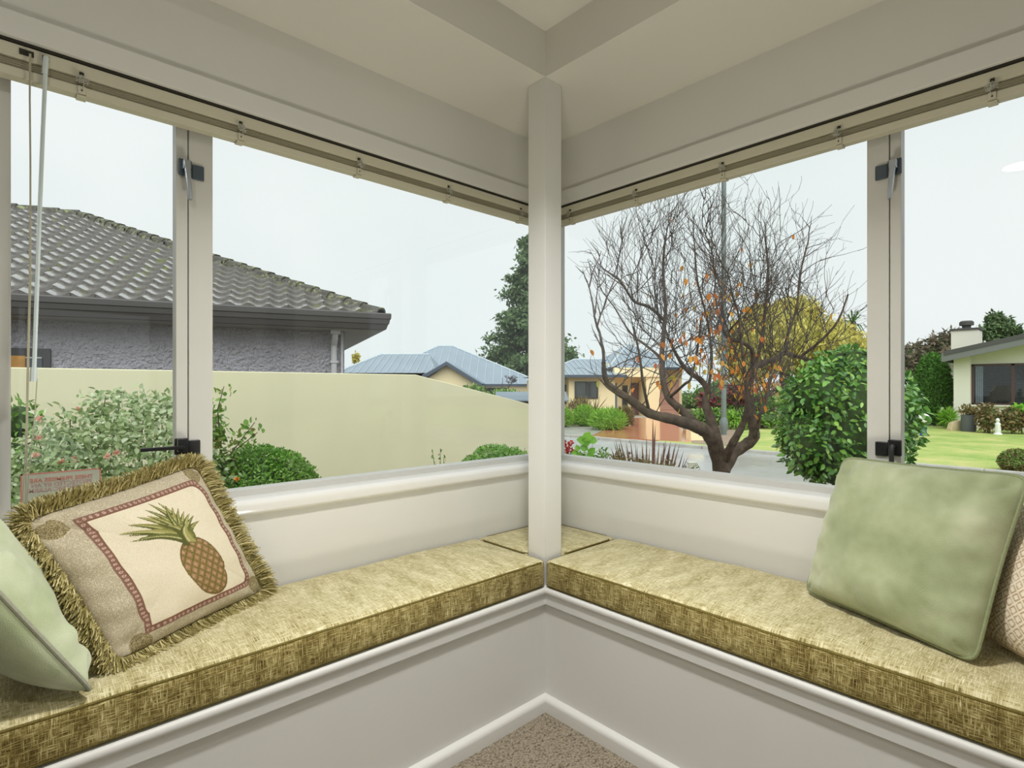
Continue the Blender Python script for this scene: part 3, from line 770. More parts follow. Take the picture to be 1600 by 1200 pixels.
# ================================================================== outside
ZG = -0.58
def cw(r, f, z): 
    p = FWD * f + RGT * r
    return Vector((p.x, p.y, z))
def ray_plane(x, y, p0, nrm):
    d = px(x, y, 1.0) - Vector((0, 0, CAMZ)); o = Vector((0, 0, CAMZ))
    return o + d * ((p0 - o).dot(nrm) / d.dot(nrm))
M['soil'] = simple('dark_bark_soil', S(92, 80, 66), 0.9, 0.35, 30, 0.6, 60, bdist=0.03)
a = N('mown_grass')
f = a.math('ADD', a.math('MULTIPLY', a.noise(scale=0.9, detail=5.0, rough=0.65), 0.75), a.math('MULTIPLY', a.noise(scale=26.0, detail=2.0), 0.25))
a.color(a.ramp(f, [(0.34, S(124, 160, 70)), (0.5, S(168, 184, 100)), (0.66, S(204, 196, 128))])); a.b.inputs['Roughness'].default_value = 0.9
a.bump(a.noise(scale=60.0), 0.6, 0.02)
M['grass'] = a.m
a = N('wet_asphalt')
a.color(a.ramp(a.noise(scale=0.5, detail=6.0, rough=0.7), [(0.3, S(150, 152, 151)), (0.7, S(178, 179, 177))]))
a.l(a.ramp(a.noise(scale=0.35, detail=3.0), [(0.35, (.12, .12, .12, 1)), (0.65, (.36, .36, .36, 1))]), a.b.inputs['Roughness'])
a.b.inputs['Specular IOR Level'].default_value = 0.7
M['road'] = a.m
a = N('wet_terracotta_tiles')
a.color(a.ramp(a.noise(scale=0.8, detail=4.0), [(0.3, S(192, 122, 90)), (0.7, S(212, 146, 112))])); a.b.inputs['Roughness'].default_value = 0.12
a.b.inputs['Specular IOR Level'].default_value = 0.6
M['terracotta'] = a.m
M['paver'] = simple('grey_pavers', S(150, 150, 142), 0.45, 0.2, 3)
M['conc'] = simple('concrete_kerb', S(176, 174, 166), 0.6, 0.12, 4)

def ground_mesh(name, pts, z0, z1, mat, label, cat):
    o = st(name, MB().prism([(p[0], p[1]) for p in pts], lambda p, q, t: (p, q, t), z0, z1), mat, label, cat, smooth=False); return o
ground_mesh('ground', [(2.1, -80), (150, -80), (150, 150), (-80, 150), (-80, 2.0), (2.1, 2.0)], ZG - 0.3, ZG - 0.02, M['soil'], 'earth of the gardens between and behind the houses', 'ground')
ground_mesh('ground', [(2.1, -12), (6.9, -12), (6.9, 14), (4, 14), (-6, 5.2), (-6, 2.0), (2.1, 2.0)], ZG - 0.02, ZG + 0.12, M['soil'], 'garden bed of dark soil just outside the windows', 'ground')
RN, RF = 7.2, 14.3
ground_mesh('road', [(RN, -60), (RF, -60), (RF, 70), (RN, 70)], ZG - 0.02, ZG, M['road'], 'wet grey road running past the bare tree', 'road')
ground_mesh('lawn', [(RF + 0.15, -40), (30, -40), (30, 9.5), (RF + 0.15, 9.5)], ZG - 0.02, ZG + 0.03, M['grass'], 'mown lawn in front of the low cream house', 'lawn')
kb = thing('kerb', 'pale concrete kerb along the far side of the road', 'kerb', (RF, 0, ZG)); kb['kind'] = 'structure'
for i in range(34):
    MB().box(RF, RF + 0.15, -14 + i * 1.2, -14 + i * 1.2 + 1.185, ZG - 0.02, ZG + 0.09 + 0.004 * math.sin(i * 3.1)).build('kerb_stone', M['conc'], kb, bevel=0.02)
def gpoly(pixels, z): return [px_z(x, y, z) for x, y in pixels]
ground_mesh('driveway', gpoly([(922, 683), (1078, 692.5), (1100, 662), (1062, 650), (985, 649), (968, 662)], ZG), ZG - 0.02, ZG + 0.035, M['terracotta'], 'wet terracotta tiled driveway of the yellow house', 'driveway')
ground_mesh('path', gpoly([(870, 668), (965, 664), (930, 683), (860, 681)], ZG), ZG - 0.02, ZG + 0.02, M['paver'], 'grey brick paving beside the round grass mounds', 'path')
ground_mesh('path', gpoly([(975, 648), (1012, 648), (1015, 653), (975, 654)], ZG), ZG - 0.02, ZG + 0.05, M['conc'], 'pale concrete porch step at the yellow house door', 'path')

# ------------------------------------------------------------------ foliage tools
LEAF2 = (np.array([[0, 0, 0], [.45, -.5, .12], [1, 0, 0], [.45, .5, .12]]), np.array([[0, 1, 2], [0, 2, 3]]))
LEAF8 = (np.array([[0, 0, 0], [.28, -.42, .10], [.68, -.36, .08], [1, 0, -.10], [.68, .36, .08], [.28, .42, .10], [.3, 0, 0], [.7, 0, -.02]]),
         np.array([[0, 1, 6], [0, 6, 5], [1, 2, 7], [1, 7, 6], [6, 7, 4], [6, 4, 5], [2, 3, 7], [7, 3, 4]]))
BLADE = (np.array([[0, -.5, 0], [0, .5, 0], [.5, -.45, .10], [.5, .45, .10], [1, 0, -.05]]), np.array([[0, 2, 3], [0, 3, 1], [2, 4, 3]]))
def frames(D, Nn):
    D = D / np.linalg.norm(D, axis=1)[:, None]
    Y = np.cross(Nn, D); l = np.linalg.norm(Y, axis=1); bad = l < 1e-4
    Y[bad] = np.cross(np.array([.3, .5, .8]), D[bad]); Y /= np.linalg.norm(Y, axis=1)[:, None]
    return D, Y, np.cross(D, Y)
def cloud(P, D, Nn, L, Wd, tpl):
    X, Y, Z = frames(D, Nn)
    tv, tf = tpl
    V = P[:, None, :] + X[:, None, :] * (tv[None, :, 0:1] * L[:, None, None]) + Y[:, None, :] * (tv[None, :, 1:2] * Wd[:, None, None]) + Z[:, None, :] * (tv[None, :, 2:3] * Wd[:, None, None])
    F = tf[None] + (np.arange(len(P)) * len(tv))[:, None, None]
    return V.reshape(-1, 3), F.reshape(-1, 3)
def unit(v): return v / np.maximum(1e-9, np.linalg.norm(v, axis=-1, keepdims=True))
def shell(n, blobs, rng, inner=0.75, low=-0.9):
    """points near the surface of a union of ellipsoids [(c, r)], with outward normals"""
    w = np.array([(b[1][0] * b[1][1] + b[1][0] * b[1][2] + b[1][1] * b[1][2]) for b in blobs]); w = w / w.sum()
    P = []; Q = []
    for (c, r), k in zip(blobs, w):
        m = int(n * k) + 1
        d = unit(rng.normal(size=(m * 2, 3))); d = d[d[:, 2] > low][:m]
        rr = rng.uniform(inner, 1.03, (len(d), 1))
        p = np.array(c) + d * np.array(r) * rr
        keep = np.ones(len(p), bool)
        for (c2, r2) in blobs:
            if c2 is c: continue
            keep &= ((((p - np.array(c2)) / np.array(r2)) ** 2).sum(1) > 0.55)
        P.append(p[keep]); Q.append(unit(d / np.array(r))[keep])
    return np.concatenate(P), np.concatenate(Q)
def foliage(parent, P, Q, L, ratio, tpl, mat, rng, droop=0.3, spread=0.9, singles=0, name='leaves', face=0.8):
    n = len(P)
    D = unit(Q * 0.5 + rng.normal(size=(n, 3)) * spread + np.array([0, 0, -droop]))
    Nn = unit(Q * face + np.array([0, 0, 0.5]) + rng.normal(size=(n, 3)) * 0.45)
    Ln = L * rng.uniform(0.65, 1.25, n); Wn = Ln * ratio * rng.uniform(0.8, 1.2, n)
    if singles:
        # the leaves that show largest become parts of their own
        camv = np.array([0, 0, CAMZ]) - P; dist = np.linalg.norm(camv, axis=1)
        vis = (Q * camv).sum(1) / dist
        order = np.argsort(-(vis * 1.6 + 0.5 * rng.random(n) - 0.25 * dist))
        pick = order[:singles]; rest = order[singles:]
        X, Y, Z = frames(D[pick], Nn[pick])
        me = np_mesh('leaf', tpl[0], tpl[1], mat)
        off = ORIGIN[parent.name]
        for i in range(len(pick)):
            k = pick[i]
            o = bpy.data.objects.new('leaf', me); COL.objects.link(o); o.parent = parent
            o.matrix_local = Matrix(((X[i][0] * Ln[k], Y[i][0] * Wn[k], Z[i][0] * Wn[k], P[k][0] - off.x), (X[i][1] * Ln[k], Y[i][1] * Wn[k], Z[i][1] * Wn[k], P[k][1] - off.y), (X[i][2] * Ln[k], Y[i][2] * Wn[k], Z[i][2] * Wn[k], P[k][2] - off.z), (0, 0, 0, 1)))
        P, D, Nn, Ln, Wn = P[rest], D[rest], Nn[rest], Ln[rest], Wn[rest]
    V, F = cloud(P, D, Nn, Ln, Wn, tpl)
    o = np_obj(name, V, F, mat, parent); o['kind'] = 'stuff'; return o
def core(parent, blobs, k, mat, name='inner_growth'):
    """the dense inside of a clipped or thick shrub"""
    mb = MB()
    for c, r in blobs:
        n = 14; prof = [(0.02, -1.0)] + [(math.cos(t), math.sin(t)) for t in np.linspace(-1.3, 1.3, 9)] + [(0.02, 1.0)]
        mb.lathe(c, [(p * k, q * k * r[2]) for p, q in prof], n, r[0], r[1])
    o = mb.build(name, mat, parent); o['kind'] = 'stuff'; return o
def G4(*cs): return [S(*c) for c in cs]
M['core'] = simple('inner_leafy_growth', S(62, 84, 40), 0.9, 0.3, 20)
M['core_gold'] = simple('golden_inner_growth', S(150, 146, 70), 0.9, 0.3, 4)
M['bark'] = simple('grey_brown_bark', S(86, 72, 60), 0.85, 0.45, 14, 0.8, 60, bdist=0.01)
M['twig'] = simple('dark_twigs', S(78, 70, 64), 0.8, 0.2, 10)
M['box'] = leafmat('box_leaf', G4((86, 138, 48), (122, 172, 66), (104, 156, 52), (160, 200, 100)))
M['rose'] = leafmat('rose_leaf_with_haze', G4((146, 172, 112), (196, 212, 160), (122, 148, 92), (218, 228, 196), (168, 190, 130)), 0.35)  # leaf colours lightened, haze reflected in the pane painted into them
M['roseB'] = leafmat('bright_rose_leaf', G4((96, 140, 50), (140, 176, 80), (116, 160, 60), (168, 160, 90)), 0.4)
M['petal'] = leafmat('pink_petals', G4((240, 190, 172), (246, 214, 200), (236, 200, 170)), 0.6)
M['camellia'] = leafmat('glossy_camellia_leaf', G4((62, 108, 48), (88, 140, 62), (106, 158, 66), (128, 178, 74), (76, 124, 58), (164, 204, 92)), 0.25, 0.6, 0.15)
M['orange'] = leafmat('autumn_leaf', G4((240, 140, 50), (246, 176, 76), (230, 112, 60), (240, 196, 80), (236, 126, 66)), 0.6, 0.2, 0.4)
M['olive'] = leafmat('fading_leaf', G4((200, 190, 76), (176, 188, 84), (236, 204, 90), (214, 176, 76)), 0.6, 0.2, 0.4)
M['gold'] = leafmat('golden_weeping_leaf', G4((206, 192, 96), (222, 208, 122), (186, 180, 86), (230, 220, 146)), 0.7, 0.2, 0.3)
M['pine'] = leafmat('conifer_spray', G4((72, 98, 62), (100, 126, 80), (86, 110, 72), (122, 142, 98)), 0.7, 0.2, 0.2)
M['hedge'] = leafmat('dense_conifer_leaf', G4((62, 108, 46), (92, 138, 60), (76, 120, 52), (110, 156, 74)), 0.7, 0.2, 0.2)
M['mound'] = leafmat('fresh_grass_blade', G4((104, 156, 44), (140, 188, 70), (122, 172, 56), (160, 200, 90)), 0.6, 0.2, 0.3)
M['mixed'] = leafmat('mixed_shrub_leaf', G4((88, 132, 56), (130, 170, 80), (108, 146, 70), (156, 182, 98)), 0.6, 0.2, 0.2)
M['rust'] = leafmat('rusty_shrub_leaf', G4((118, 90, 66), (140, 120, 78), (108, 112, 62), (150, 132, 96)), 0.7, 0.2, 0.2)
M['redleaf'] = leafmat('dark_red_leaf', G4((120, 50, 66), (150, 76, 90), (96, 60, 58), (128, 100, 70)), 0.6, 0.2, 0.2)
M['brown'] = leafmat('brown_tree_leaf', G4((120, 108, 92), (96, 98, 76), (140, 124, 108), (108, 112, 84)), 0.8, 0.1, 0.2)
M['flax'] = leafmat('bronze_flax_blade', G4((92, 62, 60), (128, 88, 78), (110, 84, 66), (150, 118, 92)), 0.4, 0.4, 0.15)
M['redflower'] = leafmat('scarlet_petals', G4((206, 30, 50), (226, 70, 80), (190, 24, 40)), 0.5)
M['lime'] = leafmat('lime_leaf', G4((120, 190, 40), (150, 212, 70), (104, 172, 40)), 0.4, 0.4, 0.35)

def stems(parent, base, tops, r0, mat, name='stem', n=5, bend=0.1, rng=random):
    mb = MB()
    for t in tops:
        b = Vector(base) + Vector((rng.uniform(-.03, .03), rng.uniform(-.03, .03), 0)); t = Vector(t)
        mid = b.lerp(t, 0.5) + Vector((rng.uniform(-bend, bend), rng.uniform(-bend, bend), bend * .5))
        pts = [b * (1 - s) ** 2 + mid * 2 * s * (1 - s) + t * s * s for s in (0, .25, .5, .75, 1)]
        mb.tube(pts, [r0 * (1 - .75 * s) for s in (0, .25, .5, .75, 1)], n)
    return mb.build(name, mat, parent)

# ------------------------------------------------------------------ yellow boundary wall
YW = 5.3
M['ywall'] = simple('pale_yellow_render', (0.76, 0.73, 0.50, 1), 0.75, 0.03, 1.5, 0.15, 60)
M['ycap'] = simple('pale_yellow_cap', (0.80, 0.78, 0.60, 1), 0.7, 0.03, 3)
wa, wb_, wc = px_Y(-40, 575, YW), px_Y(650, 583.5, YW), px_Y(828, 631.5, YW)
zt_ = px_Y(300, 579, YW).z
slope = (wc.z - zt_) / (wc.x - wb_.x)
gx = 5.75
prof = [(-6, ZG), (gx, ZG), (gx, zt_ + slope * (gx - wb_.x)), (wb_.x, zt_), (-6, zt_)]
gw = thing('garden_wall', 'pale yellow rendered garden wall whose top slopes down towards the street', 'wall', (0, YW, ZG)); gw['kind'] = 'structure'
MB().prism(prof, lambda p, z, t: (p, t, z), YW, YW + 0.16).build('rendered_face', M['ywall'], gw, bevel=0.008)

# ------------------------------------------------------------------ grey house with tiled roof
EH = Vector((RGT * 0.916 + FWD * 0.401)); NH = Vector((RGT * -0.401 + FWD * 0.916))
ZE = CAMZ + 1.33; CE = cw(-2.38, 10.1, ZE); TANP = math.tan(math.radians(24.6)); WHALF = 6.08
HF = lambda a_, b_, z: tuple(Vector((CE.x, CE.y, 0)) + EH * a_ + NH * b_ + Vector((0, 0, z)))
M['stucco'] = simple('lavender_grey_roughcast', S(196, 194, 204), 0.9, 0.06, 3, 1.0, 18, bdist=0.16)
M['fascia'] = simple('charcoal_gutter', S(78, 76, 75), 0.4, 0.06, 2)
M['fascia2'] = simple('charcoal_fascia', S(74, 72, 70), 0.5, 0.06, 2)
M['soffit'] = simple('grey_soffit', S(150, 150, 144), 0.7, 0.05, 2)
a = N('concrete_roof_tile')
g = a.n('ShaderNodeObjectInfo'); nz = a.noise(scale=5.0, detail=5.0, rough=0.7)
c0_ = a.ramp(nz, [(0.35, S(96, 93, 90)), (0.6, S(138, 134, 130))])
gi = a.n('ShaderNodeNewGeometry')
tc = a.noise(vec=gi.outputs['Position'], scale=4.0, detail=6.0, rough=0.8)
a.color(a.mix(a.ramp(tc, [(0.585, (0, 0, 0, 1)), (0.62, (1, 1, 1, 1))]), c0_, S(136, 146, 84)))
a.b.inputs['Roughness'].default_value = 0.25; a.b.inputs['Specular IOR Level'].default_value = 0.7
a.b.inputs['Coat Weight'].default_value = 1.0; a.b.inputs['Coat Roughness'].default_value = 0.13; a.b.inputs['Coat IOR'].default_value = 1.9   # rain-wet film
M['tile'] = a.m
a = N('mossy_ridge_tile')
gi = a.n('ShaderNodeNewGeometry')
tc = a.noise(vec=gi.outputs['Position'], scale=9.0, detail=6.0, rough=0.8)
a.color(a.ramp(tc, [(0.48, S(72, 70, 66)), (0.56, S(96, 98, 74)), (0.61, S(150, 158, 108))])); a.b.inputs['Roughness'].default_value = 0.7
M['ridge'] = a.m
house = thing('house', 'lavender-grey rendered house with a mossy concrete tile roof behind the garden wall', 'house', HF(-4, 4, ZG))
MB().box(-11, -0.60, 0.60, 11, ZG, ZE - 0.25, HF).build('wall', M['stucco'], house)
rf = MB(); R_ = WHALF * TANP
A0 = -11.5
rb = [HF(A0, 0, ZE - .02), HF(0, 0, ZE - .02), HF(-WHALF, WHALF, ZE + R_ - .02), HF(A0, WHALF, ZE + R_ - .02), HF(0, 2 * WHALF, ZE - .02), HF(A0, 2 * WHALF, ZE - .02)]
rf.add(rb, [(0, 1, 2, 3), (1, 4, 2), (4, 5, 3, 2), (0, 3, 5), (1, 0, 5, 4)])
roof = rf.build('roof', M['fascia2'], house, smooth=False)
# interlocking tiles: a trough with a raised roll, thick lower edge
def tile_mesh():
    k = 9; wv = 0.31; ln = 0.40
    xs = [wv * i / (k - 1) for i in range(k)]
    hz = lambda x: 0.058 * (math.cos(2 * PI * (x / 0.30)) * 0.5 + 0.5) ** 1.8
    v = []; f = []
    for (yy, lift) in ((0.0, 0.050), (ln, 0.0)):
        v += [(x, yy, hz(x) + lift) for x in xs]
    v += [(x, 0.0, hz(x) + 0.050 - 0.054) for x in xs]
    for i in range(k - 1):
        f.append((i, i + 1, k + i + 1, k + i)); f.append((2 * k + i, 2 * k + i + 1, i + 1, i))
    me = bpy.data.meshes.new('roof_tile'); me.from_pydata(v, [], f); me.update()
    for p in me.polygons: p.use_smooth = True
    me.set_sharp_from_angle(angle=math.radians(50)); me.materials.append(M['tile']); return me
tm = tile_mesh(); GA = 0.345; ca, sa = math.cos(math.atan(TANP)), math.sin(math.atan(TANP))
tiles = []
nrow = int(WHALF / ca / GA)
rr = random.Random(3)
for i in range(nrow + 1):
    sdist = i * GA - 0.05; b_ = sdist * ca
    amax = -b_ - 0.02 if b_ > 0 else 0
    kk = 0
    while True:
        a1 = -0.10 - kk * 0.30; kk += 1
        if a1 - 0.31 < -9.2: break
        if a1 > amax - 0.02: continue
        P_ = HF(a1 - 0.31, b_, ZE + sdist * sa)
        X_, Y_, d_ = to_px(P_)
        if X_ < -40: break
        tiles.append((a1 - 0.31, b_, sdist, X_, Y_))
ex, ey, ez = EH, NH * ca + Vector((0, 0, sa)), -NH * sa + Vector((0, 0, ca))
off = ORIGIN[roof.name]
tiles.sort(key=lambda t: (t[3] < 20) * 1000 + t[2])
rest = MB()
for j, (a1, b_, sd, X_, Y_) in enumerate(tiles):
    P_ = Vector(HF(a1, b_, ZE + sd * sa)) + ez * rr.uniform(-.003, .004)
    mt = Matrix(((ex.x, ey.x, ez.x, P_.x - off.x), (ex.y, ey.y, ez.y, P_.y - off.y), (ex.z, ey.z, ez.z, P_.z - off.z), (0, 0, 0, 1)))
    if j < 296:
        o = bpy.data.objects.new('roof_tile', tm); COL.objects.link(o); o.parent = roof; o.matrix_local = mt
    else:
        rest.add([Vector(off) + (mt @ v.co) for v in tm.vertices], [tuple(p.vertices) for p in tm.polygons])
if rest.v:
    o = rest.build('tiles', M['tile'], roof, angle=50); o['kind'] = 'stuff'
# ridge and hip caps
capm = {}
def caps(p, q, name):
    p, q = Vector(p), Vector(q); L = (q - p).length; d = (q - p).normalized(); n = int(L / 0.40); side = d.cross(Vector((0, 0, 1))).normalized(); up = side.cross(d)
    for i in range(n + 1):
        s = p + d * (L * i / (n + 1)); e = p + d * (L * (i + 1) / (n + 1) + 0.03)
        prof_ = [(-.17, -.13), (-.12, .02), (-.05, .07), (.05, .07), (.12, .02), (.17, -.13)]
        lf = 0.02
        vs = [s + side * x + up * (z + lf + .025) for x, z in prof_] + [e + side * x * .94 + up * (z * .9 + lf) for x, z in prof_] + [s + side * x * .8 + up * (z * .8 + lf) for x, z in prof_]
        fs = [(k, k + 1, 7 + k, 6 + k) for k in range(5)] + [(k, 12 + k, 13 + k, k + 1) for k in range(5)] + [(0, 5, 17, 12)]
        MB().add(vs, fs).build(name, M['ridge'], roof, angle=20)
caps(HF(-0.02, 0.02, ZE + 0.02), HF(-WHALF, WHALF, ZE + R_ + 0.02), 'ridge_cap')
caps(HF(-WHALF, WHALF, ZE + R_ + 0.02), HF(-9.6, WHALF, ZE + R_ + 0.02), 'ridge_cap')
# gutter and fascia, mitred at the corner
gp = [(0.02, 0.0), (-0.13, 0.0), (-0.14, -0.02), (-0.135, -0.10), (-0.12, -0.115), (-0.105, -0.19), (-0.09, -0.205), (-0.06, -0.29), (-0.02, -0.30), (0.02, -0.30)]
gv = []; n_ = len(gp)
for b_, z in gp: gv.append(HF(A0, b_, ZE + z + 0.015))
for b_, z in gp: gv.append(HF(-b_, b_, ZE + z + 0.015))
for b_, z in gp: gv.append(HF(-b_, 2 * WHALF, ZE + z + 0.015))
gf = [(i, i + 1, n_ + i + 1, n_ + i) for i in range(n_ - 1)] + [(n_ + i, n_ + i + 1, 2 * n_ + i + 1, 2 * n_ + i) for i in range(n_ - 1)]
MB().add(gv, gf).build('gutter', M['fascia'], house, angle=12)
MB().box(A0, -0.02, 0.0, 0.62, ZE - 0.29, ZE - 0.27, HF).box(-0.62, -0.02, 0.62, 2 * WHALF, ZE - 0.29, ZE - 0.27, HF).build('soffit', M['soffit'], house)
M['pipe_grey'] = simple('pale_grey_pipe', S(196, 196, 200), 0.4, 0.04, 3)
hp = Vector(HF(0, 0.60, 0)); hq = ray_plane(521, 545, hp, NH); da = (hq - Vector((CE.x, CE.y, 0))).dot(EH)
dpm = MB()
dpm.tube([HF(da, .30, ZE - .28), HF(da, .30, ZE - .36), HF(da, .38, ZE - .47), HF(da, .53, ZE - .56), HF(da, .53, ZG)], 0.055, 10)
dpm.box(da - .085, da + .085, .22, .40, ZE - .36, ZE - .28, HF)
dpm.box(da - .07, da + .07, .46, .60, ZE - .88, ZE - .84, HF)
dpm.build('downpipe', M['pipe_grey'], house)
MB().box(da + 0.13, da + 0.17, .56, .61, ZG, ZE - .28, HF).build('cable_duct', M['pipe_grey'], house)
w0, w1 = ray_plane(-30, 545, hp, NH), ray_plane(80, 545, hp, NH)
wa0, wa1, wz = (w0 - Vector((CE.x, CE.y, 0))).dot(EH), (w1 - Vector((CE.x, CE.y, 0))).dot(EH), w1.z
M['dkframe'] = simple('dark_window_frame', S(56, 54, 56), 0.4)
M['amber'] = simple('amber_curtain', S(190, 142, 76), 0.8, 0.2, 6)
wf = MB().box(wa0, wa1, .56, .64, wz - 1.0, wz, HF).build('window', M['dkframe'], house, bevel=0.01)
MB().box(wa0, wa1 - .1, .545, .57, wz - 0.95, wz - .16, HF).build('pane', M['farglass'], wf)
MB().box(wa0, wa1 - .30, .535, .55, wz - 0.95, wz - .12, HF).build('curtain', M['amber'], wf)
MB().box(wa0, wa1 - .1, .54, .572, wz - 0.155, wz - .135, HF).build('rail', M['pipe_grey'], wf)

# ------------------------------------------------------------------ pale yellow houses with blue-grey metal roofs
M['cream'] = simple('butter_yellow_render', S(246, 230, 186), 0.8, 0.03, 1, 0.1, 20)
M['metal'] = simple('blue_grey_metal_roof', S(136, 150, 162), 0.4, 0.05, 0.6)
M['metal_lt'] = simple('pale_ridge_flashing', S(184, 196, 202), 0.35, 0.04, 0.6)
M['navy'] = simple('blue_black_fascia', S(66, 78, 92), 0.5, 0.05, 1)
def hiproof(mb, x0, x1, y0, y1, z, rise, fr, ridge0=None, ridge1=None):
    hw = (y1 - y0) / 2; r0 = ridge0 if ridge0 is not None else x0 + hw; r1 = ridge1 if ridge1 is not None else x1 - hw
    if r0 > r1: r0 = r1 = (r0 + r1) / 2
    v = [fr(x0, y0, z), fr(x1, y0, z), fr(x1, y1, z), fr(x0, y1, z), fr(r0, y0 + hw, z + rise), fr(r1, y0 + hw, z + rise)]
    mb.add(v, [(0, 1, 5, 4), (1, 2, 5), (2, 3, 4, 5), (3, 0, 4), (0, 3, 2, 1)]); return v
def ribs(roof_, v, n):
    """standing seams on the front slope"""
    a0, a1, r1, r0 = Vector(v[0]), Vector(v[1]), Vector(v[5]), Vector(v[4])
    for i in range(1, n):
        t = i / n; b = a0.lerp(a1, t)
        # climb the slope straight up until the hip or ridge
        along = (a1 - a0).normalized(); tr0 = (r0 - a0).dot(along) / (a1 - a0).length; tr1 = (r1 - a0).dot(along) / (a1 - a0).length
        k = 1.0
        if t < tr0: k = t / tr0
        if t > tr1: k = (1 - t) / (1 - tr1)
        up = (r0 - a0) - along * (r0 - a0).dot(along)
        MB().tube([b + Vector((0, 0, .03)), b + up * k + Vector((0, 0, .03))], 0.03, 4).build('roof_seam', M['metal_lt'], roof_)
def flash(roof_, p, q, r):
    MB().tube([Vector(p), Vector(q)], r, 6).build('hip_flashing', M['metal_lt'], roof_)
def camframe(r, f, ang):
    """frame with x to the right as seen from the window, y away; ang turns it about z"""
    o = cw(r, f, 0); ca_, sa_ = math.cos(ang), math.sin(ang)
    ex_ = RGT * ca_ + FWD * sa_; ey_ = FWD * ca_ - RGT * sa_
    return lambda x, y, z: tuple(o + ex_ * x + ey_ * y + Vector((0, 0, z)))
def K(y, f): return CAMZ + (HOR - y) * f / FPX
def R(x, f): return (x - 800) * f / FPX
# house far behind the garden wall
f0 = 42.0
hA = camframe(R(700, f0), f0, 0.0)
ya = thing('house', 'yellow gabled house with blue-grey metal roof seen over the sloping end of the garden wall', 'house', hA(0, 6, -1.5))
m_ = MB(); va = hiproof(m_, R(556, f0) - R(700, f0), R(850, f0) - R(700, f0), 0, 14, K(600, f0), K(541, f0 + 7) - K(600, f0), hA, R(684, f0 + 7) - R(700, f0), R(708, f0 + 7) - R(700, f0))
roofA = m_.build('roof', M['metal'], ya, smooth=False)
ribs(roofA, va, 22); flash(roofA, va[4], va[5], 0.1); flash(roofA, va[1], va[5], 0.09); flash(roofA, va[0], va[4], 0.09)
m_ = MB(); vb = hiproof(m_, R(540, f0) - R(700, f0), R(690, f0) - R(700, f0), -2.5, 6, K(583, f0 - 2), K(553, f0 + 1) - K(583, f0 - 2), hA, R(592, f0 + 1) - R(700, f0), R(668, f0 + 1) - R(700, f0))
wing = m_.build('roof', M['metal'], ya, smooth=False)
ribs(wing, vb, 14); flash(wing, vb[0], vb[4], 0.1); flash(wing, vb[4], vb[5], 0.08)
MB().box(R(560, f0) - R(700, f0), R(842, f0) - R(700, f0), .6, 13, -2.0, K(600, f0), hA).build('wall', M['cream'], ya)
fg = f0 - 4
gl, gr, ga = R(660, fg) - R(700, f0), R(753, fg) - R(700, f0), R(698, fg) - R(700, f0)
zl, zr, zt2 = K(588, fg), K(600, fg), K(566, fg)
gp_ = [(gl + .3, -2.0), (gr - .3, -2.0), (gr - .3, zr), (ga, zt2 - .15), (gl + .3, zl - .15)]
MB().prism(gp_, lambda p, z, t: hA(p, t, z), -3.6, 2).build('gable_wall', M['cream'], ya)
for (p, q, z0_, z1_) in ((gl, ga, zl, zt2), (ga, gr, zt2, zr)):
    MB().prism([(p, z0_ - .22), (q, z1_ - .22), (q, z1_ + .03), (p, z0_ + .03)], lambda a_, z, t: hA(a_, t, z), -4.2, -3.9).build('barge_board', M['navy'], ya)
    MB().prism([(p, z0_), (q, z1_), (q, z1_ + .08), (p, z0_ + .08)], lambda a_, z, t: hA(a_, t, z), -4.1, 5).build('roof', M['metal'], ya)
MB().box(R(752, f0 - 1) - R(700, f0), R(836, f0 - 1) - R(700, f0), -1.2, -1.0, K(604, f0 - 1), K(600, f0 - 1), hA).build('gutter', M['navy'], ya)
MB().box(R(757, f0) - R(700, f0), R(792, f0) - R(700, f0), .5, .62, -1.2, K(606, f0), hA).build('window', M['farglass'], ya)
MB().box(R(723, fg) - R(700, f0), R(731, fg) - R(700, f0), -3.66, -3.58, -1.0, K(602, fg), hA).build('window', M['farglass'], ya)
# house across the road, beside the post
f1 = 31.0
hB = camframe(R(878, f1), f1, 0.06)
q = lambda x, f=f1: R(x, f) - R(878, f1)
yb_ = thing('house', 'yellow house with blue-grey metal roof behind the terracotta driveway', 'house', hB(4, 4, ZG))
MB().box(q(845), q(889), 0.8, 9, ZG, K(592, f1), hB).build('wall', M['cream'], yb_)
MB().box(q(889), q(962), 0, 9, ZG, K(588, f1), hB).build('wall', M['cream'], yb_)
MB().box(q(962), q(1086), 1.6, 9, ZG, K(566, f1), hB).build('wall', M['cream'], yb_)
MB().box(q(1013), q(1036), 0.2, 1.7, ZG, K(585, f1), hB).build('porch_pier', M['cream'], yb_, bevel=0.02)
MB().box(q(962), q(1036), 0.1, 1.7, K(589, f1), K(574, f1), hB).build('porch_beam', M['cream'], yb_, bevel=0.02)
m_ = MB(); vb = hiproof(m_, q(835), q(977), -0.5, 9, K(587, f1), K(562, f1 + 4.5) - K(587, f1), hB, q(905, f1 + 4), q(960, f1 + 4)); r1_ = m_.build('roof', M['metal'], yb_, smooth=False)
ribs(r1_, vb, 16); flash(r1_, vb[0], vb[4], 0.07); flash(r1_, vb[4], vb[5], 0.07)
m_ = MB(); vb = hiproof(m_, q(955), q(1092), 0.6, 10, K(574, f1), K(536, f1 + 5) - K(574, f1), hB); r2_ = m_.build('roof', M['metal'], yb_, smooth=False)
ribs(r2_, vb, 16); flash(r2_, vb[0], vb[4], 0.07)
MB().box(q(835), q(977), -.62, -.48, K(590, f1), K(586, f1), hB).build('gutter', M['navy'], yb_)
MB().box(q(955), q(1092), .46, .60, K(577, f1), K(573, f1), hB).build('gutter', M['navy'], yb_)
